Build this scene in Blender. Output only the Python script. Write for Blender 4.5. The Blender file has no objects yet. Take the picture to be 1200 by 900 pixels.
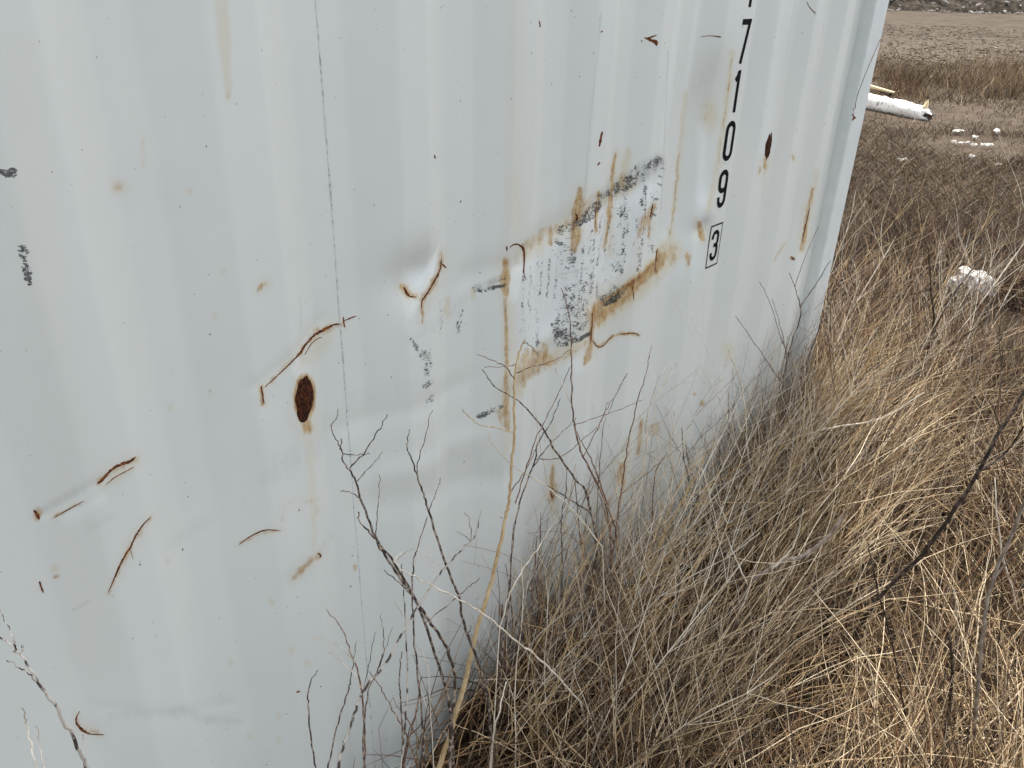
import bpy, bmesh, math, random
import numpy as np
from math import radians, sin, cos, tan, pi
random.seed(7)
RNG = np.random.default_rng(11)
SC = bpy.context.scene
COL = SC.collection

# ------------------------------------------------------------------ camera
F = 940.0; HEAD = radians(48.8); PITCH = radians(27.05); ROLL = radians(1.68)
CAM = np.array([0.0, -1.05, 1.85])
_f = np.array([sin(HEAD)*cos(PITCH), cos(HEAD)*cos(PITCH), -sin(PITCH)])
_r0 = np.array([cos(HEAD), -sin(HEAD), 0.0]); _u0 = np.cross(_r0, _f)
_r = _r0*cos(ROLL)+_u0*sin(ROLL); _u = -_r0*sin(ROLL)+_u0*cos(ROLL)
from mathutils import Matrix, Vector
cam_d = bpy.data.cameras.new("camera"); cam = bpy.data.objects.new("camera", cam_d); COL.objects.link(cam)
cam.matrix_world = Matrix(((_r[0], _u[0], -_f[0], CAM[0]), (_r[1], _u[1], -_f[1], CAM[1]),
                           (_r[2], _u[2], -_f[2], CAM[2]), (0, 0, 0, 1)))
cam_d.sensor_fit = 'HORIZONTAL'; cam_d.sensor_width = 36.0; cam_d.lens = F/1200*36.0
cam_d.clip_start = 0.02; cam_d.clip_end = 3000.0
SC.camera = cam

# ------------------------------------------------------------------ sky, sun, exposure
SUN_EL = radians(63); SUN_AZ = radians(58)       # azimuth from +Y towards +X
w = bpy.data.worlds.new("World"); SC.world = w; w.use_nodes = True
nt = w.node_tree; bgn = nt.nodes['Background']
sk = nt.nodes.new('ShaderNodeTexSky'); sk.sky_type = 'NISHITA'; sk.sun_disc = False
sk.sun_elevation = SUN_EL; sk.sun_rotation = SUN_AZ
sk.air_density = 1.0; sk.dust_density = 2.0; sk.ozone_density = 1.0
hs = nt.nodes.new('ShaderNodeHueSaturation'); hs.inputs['Saturation'].default_value = 0.30      # thin white haze over the blue
nt.links.new(sk.outputs[0], hs.inputs['Color']); nt.links.new(hs.outputs[0], bgn.inputs[0]); bgn.inputs[1].default_value = 0.15
sd = bpy.data.lights.new("sun", 'SUN'); sd.energy = 2.1; sd.angle = radians(1.0); sd.color = (1.0, 0.95, 0.87)
so = bpy.data.objects.new("sun", sd); COL.objects.link(so)
sv = Vector((sin(SUN_AZ)*cos(SUN_EL), cos(SUN_AZ)*cos(SUN_EL), sin(SUN_EL)))
so.rotation_euler = sv.to_track_quat('Z', 'Y').to_euler(); so.location = (8, 6, 12)
SC.view_settings.view_transform = 'Standard'; SC.view_settings.look = 'None'
SC.view_settings.gamma = 1.0; SC.view_settings.exposure = 1.52

# ------------------------------------------------------------------ photo survey helpers (rays from the surveyed camera)
def rays(px, py):
    px = np.asarray(px, float); py = np.asarray(py, float)
    return _f + np.multiply.outer((px-600)/F, _r) - np.multiply.outer((py-450)/F, _u)
def proj(P):
    d = P-CAM; dz = d@_f
    return 600+F*(d@_r)/dz, 450-F*(d@_u)/dz
def at_y(px, py, y):
    d = rays(px, py); t = (y-CAM[1])/d[..., 1]; return CAM+d*t[..., None]
def at_z(px, py, z):
    d = rays(px, py); t = (z-CAM[2])/d[..., 2]; return CAM+d*t[..., None]
def wx(px, py=10.0, y=0.0): return float(at_y(np.array([px]), np.array([py]), y)[0, 0])

# ------------------------------------------------------------------ value noise (numpy)
_tab = RNG.random((256, 256))
def vnoise(x, y):
    x = np.asarray(x, float); y = np.asarray(y, float)
    xi = np.floor(x).astype(int); yi = np.floor(y).astype(int); fx = x-xi; fy = y-yi
    fx = fx*fx*(3-2*fx); fy = fy*fy*(3-2*fy)
    a = _tab[xi & 255, yi & 255]; b = _tab[(xi+1) & 255, yi & 255]; c = _tab[xi & 255, (yi+1) & 255]; d = _tab[(xi+1) & 255, (yi+1) & 255]
    return (a*(1-fx)+b*fx)*(1-fy)+(c*(1-fx)+d*fx)*fy
def fbm(x, y, o=4):
    s = 0; a = .5
    for i in range(o): s = s+a*(vnoise(x*2**i+17*i, y*2**i+9*i)-.5); a *= .5
    return s
def smooth(e0, e1, v):
    t = np.clip((v-e0)/(e1-e0), 0, 1); return t*t*(3-2*t)

# ------------------------------------------------------------------ object helpers
def tag(o, label=None, cat=None, group=None, kind=None):
    if label: o['label'] = label
    if cat: o['category'] = cat
    if group: o['group'] = group
    if kind: o['kind'] = kind
    return o
def empty(name, loc=(0, 0, 0), rz=0.0):
    o = bpy.data.objects.new(name, None); COL.objects.link(o); o.location = loc; o.rotation_euler = (0, 0, rz)
    o.empty_display_size = .1; return o
def link(name, me, mat=None, parent=None, smooth_=True):
    o = bpy.data.objects.new(name, me); COL.objects.link(o)
    if mat: me.materials.append(mat)
    if parent: o.parent = parent; o.matrix_parent_inverse = Matrix.Translation(-Vector(parent.location)) if parent.rotation_euler.z == 0 else (Matrix.Translation(parent.location) @ Matrix.Rotation(parent.rotation_euler.z, 4, 'Z')).inverted()
    if smooth_ and len(me.polygons): me.polygons.foreach_set('use_smooth', np.ones(len(me.polygons), bool))
    return o
def np_mesh(name, V, Q):
    """V (n,3); Q (m,k) faces of one size"""
    V = np.asarray(V, np.float32); Q = np.asarray(Q, np.int32); k = Q.shape[1]
    me = bpy.data.meshes.new(name)
    me.vertices.add(len(V)); me.vertices.foreach_set('co', V.ravel())
    me.loops.add(Q.size); me.loops.foreach_set('vertex_index', Q.ravel())
    me.polygons.add(len(Q)); me.polygons.foreach_set('loop_start', np.arange(0, Q.size, k, dtype=np.int32))
    me.update(calc_edges=True); me.validate()
    return me
def attr_f(me, name, v):
    a = me.attributes.new(name, 'FLOAT', 'POINT'); a.data.foreach_set('value', np.asarray(v, np.float32).ravel())
def attr_c(me, name, c):
    a = me.attributes.new(name, 'FLOAT_COLOR', 'POINT'); c = np.asarray(c, np.float32)
    a.data.foreach_set('color', np.c_[c, np.ones(len(c), np.float32)].ravel())
def box_bm(bm, x0, x1, y0, y1, z0, z1, bev=0.0):
    r = bmesh.ops.create_cube(bm, size=1.0)
    for v in r['verts']:
        v.co = Vector(((x0+x1)/2+v.co.x*(x1-x0), (y0+y1)/2+v.co.y*(y1-y0), (z0+z1)/2+v.co.z*(z1-z0)))
    if bev > 0:
        es = list({e for v in r['verts'] for e in v.link_edges})
        bmesh.ops.bevel(bm, geom=es, offset=bev, segments=2, affect='EDGES', profile=.5)
def bm_obj(name, bm, mat, parent=None, sm=False):
    me = bpy.data.meshes.new(name); bm.to_mesh(me); bm.free()
    return link(name, me, mat, parent, sm)
def box(name, mat, parent, *a, bev=0.0):
    bm = bmesh.new(); box_bm(bm, *a, bev=bev); return bm_obj(name, bm, mat, parent)

def tube(P, R, sides=6, cap=True):
    """tapered tube along polyline; returns V, quads"""
    P = np.asarray(P, float); n = len(P); R = np.broadcast_to(np.asarray(R, float), (n,))
    T = np.gradient(P, axis=0); T /= np.linalg.norm(T, axis=1)[:, None]+1e-9
    ref = np.array([.31, -.77, .2]); A = np.cross(T, ref); A /= np.linalg.norm(A, axis=1)[:, None]+1e-9; B = np.cross(T, A)
    an = np.arange(sides)*2*pi/sides
    V = P[:, None, :]+R[:, None, None]*(np.cos(an)[None, :, None]*A[:, None, :]+np.sin(an)[None, :, None]*B[:, None, :])
    V = V.reshape(-1, 3); i = np.arange(n-1)[:, None]*sides; j = np.arange(sides)[None, :]; j2 = (j+1) % sides
    Q = np.stack([i+j, i+j2, i+sides+j2, i+sides+j], -1).reshape(-1, 4)
    return V, Q
def catmull(P, m=6):
    P = np.asarray(P, float); n = len(P)
    if n < 3:
        t = np.linspace(0, 1, m+1)[:, None]; return P[0]*(1-t)+P[1]*t
    E = np.vstack([2*P[0]-P[1], P, 2*P[-1]-P[-2]]); out = []
    for k in range(n-1):
        a, b, c, d = E[k:k+4]
        for t in np.arange(m)/m:
            out.append(.5*((2*b)+(-a+c)*t+(2*a-5*b+4*c-d)*t*t+(-a+3*b-3*c+d)*t**3))
    out.append(P[-1]); return np.array(out)

# ------------------------------------------------------------------ material helpers
class M:
    def __init__(s, name, rough=.8, spec=.3):
        s.m = bpy.data.materials.new(name); s.m.use_nodes = True; s.t = s.m.node_tree; s.b = s.t.nodes['Principled BSDF']
        s.b.inputs['Roughness'].default_value = rough; s.b.inputs['Specular IOR Level'].default_value = spec
        s.tc = s.n('ShaderNodeTexCoord'); s.P = s.tc.outputs['Object']
    def n(s, t, **k):
        o = s.t.nodes.new(t)
        for a, b in k.items(): setattr(o, a, b)
        return o
    def put(s, sock, v):
        if hasattr(v, 'is_linked') or isinstance(v, bpy.types.NodeSocket): s.t.links.new(v, sock)
        elif isinstance(v, (tuple, list)) and sock.type == 'RGBA' and len(v) == 3: sock.default_value = (*v, 1)
        else: sock.default_value = v
    def noise(s, scale, detail=3, rough=.55, st=(1, 1, 1), vec=None, dist=0.0, rot=None):
        v = vec if vec is not None else s.P
        if st != (1, 1, 1) or rot:
            mp = s.n('ShaderNodeMapping'); s.t.links.new(v, mp.inputs[0]); mp.inputs['Scale'].default_value = st
            if rot: mp.inputs['Rotation'].default_value = rot
            v = mp.outputs[0]
        o = s.n('ShaderNodeTexNoise'); s.t.links.new(v, o.inputs['Vector']); o.inputs['Scale'].default_value = scale
        o.inputs['Detail'].default_value = detail; o.inputs['Roughness'].default_value = rough; o.inputs['Distortion'].default_value = dist
        return o.outputs['Fac']
    def math(s, op, a, b=0.0, c=None, clamp=False):
        o = s.n('ShaderNodeMath', operation=op, use_clamp=clamp); s.put(o.inputs[0], a); s.put(o.inputs[1], b)
        if c is not None: s.put(o.inputs[2], c)
        return o.outputs[0]
    def step(s, v, lo, hi, a=0.0, b=1.0):
        o = s.n('ShaderNodeMapRange', interpolation_type='SMOOTHSTEP'); s.put(o.inputs['Value'], v)
        s.put(o.inputs['From Min'], lo); s.put(o.inputs['From Max'], hi); s.put(o.inputs['To Min'], a); s.put(o.inputs['To Max'], b)
        return o.outputs[0]
    def mix(s, f, a, b, blend='MIX'):
        o = s.n('ShaderNodeMix', data_type='RGBA', blend_type=blend); s.put(o.inputs[0], f); s.put(o.inputs[6], a); s.put(o.inputs[7], b)
        return o.outputs[2]
    def attr(s, name, out='Fac'):
        o = s.n('ShaderNodeAttribute', attribute_type='GEOMETRY', attribute_name=name); return o.outputs[out]
    def bump(s, h, dist=.001, strength=.5):
        o = s.n('ShaderNodeBump'); s.t.links.new(h, o.inputs['Height']); o.inputs['Distance'].default_value = dist; o.inputs['Strength'].default_value = strength
        s.t.links.new(o.outputs[0], s.b.inputs['Normal'])
    def col(s, v): s.put(s.b.inputs['Base Color'], v)

# ================================================================== THE CONTAINER
TOPZ = 2.66; RAILT = .09; X1 = 2.915; XL = -3.03
PHASE_LS = [(-1, .235), (0, .495), (1, .818), (2, 1.105), (3, 1.372), (4, 1.606), (5, 1.885), (6, 2.175), (7, 2.432), (8, 2.660)]
LE = {-1: .31, 0: .578, 1: .902, 2: 1.181, 3: 1.432, 4: 1.672, 5: 1.958, 6: 2.246, 7: 2.488, 8: 2.711}
RS = {-1: .375, 0: .655, 1: .965, 2: 1.243, 3: 1.492, 4: 1.742, 5: 2.10, 6: 2.318, 7: 2.545, 8: 2.775}
DEP = .031
kx = [XL]; ky = [0.0]
ls = dict(PHASE_LS)
x = .235-.2685*12
for k in range(11):                                   # regular corrugation out of frame to the left
    for dx, yv in ((0, DEP), (.07, 0), (.138, 0), (.204, DEP)):
        if x+.2685*k+dx > XL+.01: kx.append(x+.2685*k+dx); ky.append(yv)
for n in range(-1, 9):
    kx += [ls[n], LE[n], RS[n], min(RS[n]+.064, ls.get(n+1, X1)-.008)]; ky += [DEP, 0, 0, DEP]
kx.append(X1+.01); ky.append(DEP)
kx = np.array(kx); ky = np.array(ky); o_ = np.argsort(kx); kx = kx[o_]; ky = ky[o_]
def corr(x):
    r = .005                                           # rounded folds: box-filter the profile
    return sum(np.interp(x+d, kx, ky) for d in np.linspace(-r, r, 7))/7
def wp(px, py, y=0.0):
    p = at_y(np.array([px], float), np.array([py], float), y)[0]; return p[0], p[2]
def seg_d(x, z, a, b):
    ax, az = a; bx, bz = b; vx, vz = bx-ax, bz-az
    t = np.clip(((x-ax)*vx+(z-az)*vz)/(vx*vx+vz*vz), 0, 1); return np.hypot(x-ax-t*vx, z-az-t*vz)
D1 = wp(492, 326); D1a = wp(517, 303); D1b = wp(494, 352)
D2 = wp(826, 170); D2b = wp(822, 255); D3 = wp(945, 262)
BK = [(wp(400, 512), wp(560, 452), .0020, .024), (wp(460, 560), wp(575, 515), -.003, .032), (wp(440, 600), wp(590, 560), .003, .036),
      (wp(130, 838), wp(285, 836), .0009, .012), (wp(60, 612), wp(115, 562), .0010, .009), (wp(300, 452), wp(390, 380), .0014, .014),
      (wp(310, 500), wp(340, 660), -.002, .03), (wp(560, 330), wp(770, 210), .004, .03), (wp(600, 440), wp(790, 290), -.004, .03)]
def dent(x, z):
    d = .0030*fbm(x*2.1, z*1.3, 3)+.0015*fbm(x*9+3, z*3.1, 2)
    # round dent with a sharp torn right lip
    ux = (x-D1[0])/.062; uz = (z-D1[1])/.05; g = np.exp(-(ux*ux+uz*uz)*1.1)
    lip = smooth(.004, -.012, (x-D1b[0])-(z-D1b[1])*(D1a[0]-D1b[0])/(D1a[1]-D1b[1]))
    d = d+.017*g*lip+.004*np.exp(-((x-D1[0]+.05)**2/.008+(z-D1[1]+.03)**2/.006))
    # long hollow left of the serial number
    u = (x-(D2[0]+(z-D2[1])*.03))/.075; v = (z-D2[1]+.06)/.24; d = d+.025*np.exp(-u*u-v*v*v*v)
    u = (x-D2b[0]-.03)/.05; v = (z-D2b[1]+.0)/.05; d = d-.010*np.exp(-u*u-v*v)+.012*np.exp(-((u+.2)**2)*3-(v+.75)**2*4)
    u = (x-D3[0])/.05; v = (z-D3[1])/.14; d = d+.010*np.exp(-u*u-v*v)
    for a, b, am, wd in BK: d = d+am*np.exp(-(seg_d(x, z, a, b)/wd)**2)
    return d*smooth(X1, X1-.08, x)
def wall_y(x, z): return corr(x)+dent(x, z)
def pix2wall(px, py, off=0.0):
    px = np.atleast_1d(np.asarray(px, float)); py = np.atleast_1d(np.asarray(py, float))
    d = rays(px, py); ys = np.linspace(-.03, .075, 90); best = np.zeros(len(px)); done = np.zeros(len(px), bool); prev = None
    for y in ys:
        t = (y-CAM[1])/d[:, 1]; P = CAM+d*t[:, None]; g = y-np.where(P[:, 0] > X1, -.012, wall_y(P[:, 0], P[:, 2]))
        if prev is not None:
            hit = (~done) & (g >= 0); fr = prev/(prev-g+1e-12); best[hit] = (y-(ys[1]-ys[0])*(1-fr))[hit]; done |= hit
        prev = g
    t = (best-CAM[1])/d[:, 1]; P = CAM+d*t[:, None]
    P[:, 1] -= off; return P

# --- paint material with wear, dent shade and fold highlights painted on the panels (masks are attributes, grain is noise)
def wall_material():
    m = M('container_white_paint', .5, .35)
    big = m.noise(1.3, 4); streak = m.noise(9, 4, st=(1, 1, .06)); fine = m.noise(160, 3)
    c = m.mix(m.step(big, .35, .7), (.600, .622, .586), (.646, .662, .620))
    c = m.mix(m.math('MULTIPLY', m.step(streak, .5, .75), .30), c, (.640, .640, .600))
    c = m.mix(m.math('MULTIPLY', m.step(m.noise(5.5, 5), .55, .8), .25), c, (.55, .57, .56))
    # small specks: dark chips and beige splashes
    for sc, pr, r0, cc in ((8, .74, .018, (.07, .05, .04)), (17, .86, .026, (.13, .09, .07)), (6.5, .96, .028, (.54, .51, .43)), (37, .88, .05, (.40, .37, .34))):
        v = m.n('ShaderNodeTexVoronoi', voronoi_dimensions='2D'); mp = m.n('ShaderNodeMapping'); m.t.links.new(m.P, mp.inputs[0])
        mp.inputs['Rotation'].default_value = (-pi/2, 0, 0); mp.inputs['Scale'].default_value = (1.15, 1, .85)
        m.t.links.new(mp.outputs[0], v.inputs['Vector']); v.inputs['Scale'].default_value = sc
        sp = m.n('ShaderNodeSeparateColor'); m.t.links.new(v.outputs['Color'], sp.inputs[0])
        rad = m.math('MULTIPLY', m.step(sp.outputs[1], 0, 1, .35, 1.0), r0)
        dd = m.math('ADD', v.outputs['Distance'], m.math('MULTIPLY', m.math('SUBTRACT', m.noise(260, 2), .5), r0*1.3))
        f = m.math('MULTIPLY', m.math('LESS_THAN', dd, rad), m.math('GREATER_THAN', sp.outputs[0], pr))
        c = m.mix(m.math('MULTIPLY', f, .85), c, cc)
    bare = m.attr('bare'); grime_shade = m.attr('grime_shade'); och = m.attr('ochre'); rust = m.attr('rust'); sc_ = m.attr('scuff'); dk = m.attr('burn')
    n1 = m.noise(55, 5, .65); n2 = m.noise(70, 4, .65, st=(1, 1, .12)); n3 = m.noise(300, 4, .7)
    c = m.mix(m.math('MULTIPLY', bare, .85), c, (.74, .77, .77))  # scraped whiter paint, plus painted highlights on dents and folds
    c = m.mix(m.math('MULTIPLY', m.math('MULTIPLY', grime_shade, m.step(n2, .25, .65)), .65), c, (.30, .31, .30))  # grey dirt, plus painted shade of dents and creases
    of = m.math('MULTIPLY', och, m.step(m.math('ADD', n2, m.math('MULTIPLY', n1, .5)), .35, 1.0, .35, 1.0))
    c = m.mix(of, c, (.56, .47, .28))
    rv = m.math('ADD', rust, m.math('MULTIPLY', m.math('SUBTRACT', m.math('ADD', m.math('MULTIPLY', n1, .6), m.math('MULTIPLY', n2, .4)), .5), m.math('MULTIPLY', m.step(rust, 0, .15), 2.1)))
    c = m.mix(m.step(rv, .08, .85, 0, .88), c, m.mix(m.step(m.noise(85, 5, .7, st=(1, 1, .35)), .38, .62), (.50, .35, .15), (.33, .18, .055)))
    c = m.mix(m.step(rv, .72, 1.2, 0, .9), c, (.19, .07, .02))
    # black rubbed-off scuffs: speckle whose coverage follows the mask
    g1 = m.noise(210, 4, .75, st=(.7, 1, 1.6), rot=(0, radians(25), 0)); g2 = m.noise(60, 3, .6)
    gg = m.math('ADD', m.math('MULTIPLY', g1, .62), m.math('MULTIPLY', g2, .38))
    th = m.math('MULTIPLY_ADD', sc_, -.215, .650)
    sf = m.math('MULTIPLY', m.step(m.math('SUBTRACT', gg, th), 0, .05), m.step(sc_, .04, .2))
    c = m.mix(m.math('MULTIPLY', sf, .92), c, m.mix(m.step(m.noise(180, 3, .7), .4, .65), (.022, .024, .026), (.10, .105, .105)))
    df = m.step(m.math('ADD', dk, m.math('MULTIPLY', m.math('SUBTRACT', n3, .5), .8)), .45, .65)
    c = m.mix(m.math('MULTIPLY', df, .92), c, (.05, .022, .014))
    m.col(c)
    rg = m.math('ADD', m.math('MULTIPLY', rust, .3), m.step(m.noise(30, 4), .3, .7, .40, .56), clamp=True); m.put(m.b.inputs['Roughness'], rg)
    h = m.math('ADD', m.math('MULTIPLY', m.noise(420, 2), .35), m.math('ADD', m.math('MULTIPLY', m.noise(38, 4), 1.0), m.math('MULTIPLY', sf, -.5)))
    m.bump(h, .0010, .28)
    return m.m
MW = wall_material()
def simple(name, c1, c2, scale=40, rough=.7, spec=.3, bump=0.0, st=(1, 1, 1), lo=.35, hi=.65, det=5):
    m = M(name, rough, spec); f = m.noise(scale, det, .6, st=st); m.col(m.mix(m.step(f, lo, hi), c1, c2))
    if bump: m.bump(f, bump, .6)
    return m.m
M_FRAME = simple('container_frame_paint', (.585, .62, .605), (.635, .66, .64), 14, .5, .35, .0006)
M_RUST = simple('rust_core', (.065, .021, .010), (.26, .095, .034), 210, .95, .1, .0008, lo=.4, hi=.68)
M_RUSTO = simple('rust_bright', (.12, .04, .012), (.30, .13, .04), 190, .95, .1, .0006)
M_BLACK = simple('black_lettering', (.004, .004, .0045), (.010, .010, .0105), 220, .85, .08)
M_SOOT = simple('black_rub', (.02, .021, .022), (.10, .105, .105), 260, .8, .2, lo=.42, hi=.62)
M_SEAM = simple('weld_bead', (.36, .37, .36), (.60, .62, .60), 120, .6, .3, .0006, lo=.36, hi=.52)
M_CUT = simple('fold_line_grime', (.34, .35, .34), (.52, .54, .53), 160, .7, .2)

container = tag(empty('shipping_container', (0, 0, 0)), 'white corrugated steel shipping container with rust scars, scrapes and black serial digits', 'shipping container')
# frame
box('bottom_rail', M_FRAME, container, XL, X1, -.001, .14, .055, RAILT, bev=.004)
box('top_rail', M_FRAME, container, XL, X1, -.004, .06, TOPZ-.07, TOPZ, bev=.006)
box('corner_post', M_FRAME, container, X1, 3.03, -.012, .14, .14, TOPZ-.12, bev=.006)
box('corner_post', M_FRAME, container, XL-.11, XL, -.012, .14, .14, TOPZ-.12, bev=.006)
for xa, xb in ((X1-.03, 3.034), (XL-.114, XL+.03)):
    for za, zb in ((.0, .14), (TOPZ-.12, TOPZ+.01)):
        bm = bmesh.new(); box_bm(bm, xa, xb, -.016, .15, za, zb, bev=.008)
        bm_obj('corner_casting', bm, M_FRAME, container)
box('roof', M_FRAME, container, XL, 3.0, .05, 2.38, TOPZ-.05, TOPZ-.01)
box('far_side_wall', M_FRAME, container, XL, 3.0, 2.36, 2.40, .05, TOPZ-.05)
box('end_wall', M_FRAME, container, 2.96, 2.99, .14, 2.36, .05, TOPZ-.05)
box('end_wall', M_FRAME, container, XL-.06, XL-.03, .14, 2.36, .05, TOPZ-.05)
box('floor', simple('container_floor_wood', (.10, .07, .05), (.16, .11, .08), 8), container, XL, 2.96, .14, 2.36, .05, .09)

# --- masks painted where the photo shows wear (photo px on the panel surface)
class Painter:
    def __init__(s, P):
        s.px, s.py = proj(P); s.P = P; n = len(P)
        s.a = {k: np.zeros(n, np.float32) for k in ('bare', 'grime_shade', 'ochre', 'rust', 'scuff', 'burn')}
    def line(s, key, pts, w, k=1.0, soft=.6, wig=None, seed=0.0):
        if wig is None: wig = {'rust': 2.2, 'scuff': 1.6, 'ochre': 2.5}.get(key, .8)
        pts = [(p+(w,))[:3] if len(p) < 3 else p for p in pts]
        if key == 'rust': s.line('ochre', [(a, b, c_*1.9+1.5) for a, b, c_ in pts], w, k*.55, .95, 3.0, seed+1)
        xs = [p[0] for p in pts]; ys = [p[1] for p in pts]; mw = max(p[2] for p in pts)*1.6+4
        I = np.nonzero((s.px > min(xs)-mw) & (s.px < max(xs)+mw) & (s.py > min(ys)-mw) & (s.py < max(ys)+mw))[0]
        if not len(I): return
        X = s.px[I]; Y = s.py[I]; best = np.full(len(I), 9.)
        if wig: X = X+wig*2*fbm(X*.13+seed, Y*.11, 3); Y = Y+wig*2*fbm(X*.13, Y*.11+seed+5, 3)
        for (ax, ay, aw), (bx, by, bw) in zip(pts[:-1], pts[1:]):
            vx, vy = bx-ax, by-ay; t = np.clip(((X-ax)*vx+(Y-ay)*vy)/(vx*vx+vy*vy+1e-9), 0, 1)
            best = np.minimum(best, np.hypot(X-ax-t*vx, Y-ay-t*vy)/(aw+t*(bw-aw)))
        v = k*(1-smooth(1-soft, 1+soft*.5, best)); s.a[key][I] = np.maximum(s.a[key][I], v)
    def blob(s, key, x, y, rx, ry, k=1.0, soft=.7, ang=0.0):
        I = np.nonzero((np.abs(s.px-x) < 2*max(rx, ry)) & (np.abs(s.py-y) < 2*max(rx, ry)))[0]
        if not len(I): return
        c, n = cos(ang), sin(ang); X = s.px[I]-x; Y = s.py[I]-y
        d = np.hypot((X*c+Y*n)/rx, (-X*n+Y*c)/ry); v = k*(1-smooth(1-soft, 1+soft*.4, d)); s.a[key][I] = np.maximum(s.a[key][I], v)
    def poly(s, key, pts, k=1.0, edge=5.0, jit=0.0):
        pts = np.array(pts, float); lo = pts.min(0)-edge*2; hi = pts.max(0)+edge*2
        I = np.nonzero((s.px > lo[0]) & (s.px < hi[0]) & (s.py > lo[1]) & (s.py < hi[1]))[0]
        if not len(I): return
        X = s.px[I]; Y = s.py[I]
        if jit: X = X+jit*2*fbm(X*.12, Y*.12, 3); Y = Y+jit*2*fbm(X*.12+7, Y*.12, 3)
        ins = np.zeros(len(I), bool); dist = np.full(len(I), 1e9); n = len(pts)
        for i in range(n):
            (ax, ay), (bx, by) = pts[i], pts[(i+1) % n]
            cr = ((ay > Y) != (by > Y)) & (X < (bx-ax)*(Y-ay)/(by-ay+1e-9)+ax); ins ^= cr
            vx, vy = bx-ax, by-ay; t = np.clip(((X-ax)*vx+(Y-ay)*vy)/(vx*vx+vy*vy+1e-9), 0, 1)
            dist = np.minimum(dist, np.hypot(X-ax-t*vx, Y-ay-t*vy))
        sd = np.where(ins, dist, -dist); v = k*smooth(-edge*.4, edge, sd); s.a[key][I] = np.maximum(s.a[key][I], v)

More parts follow.
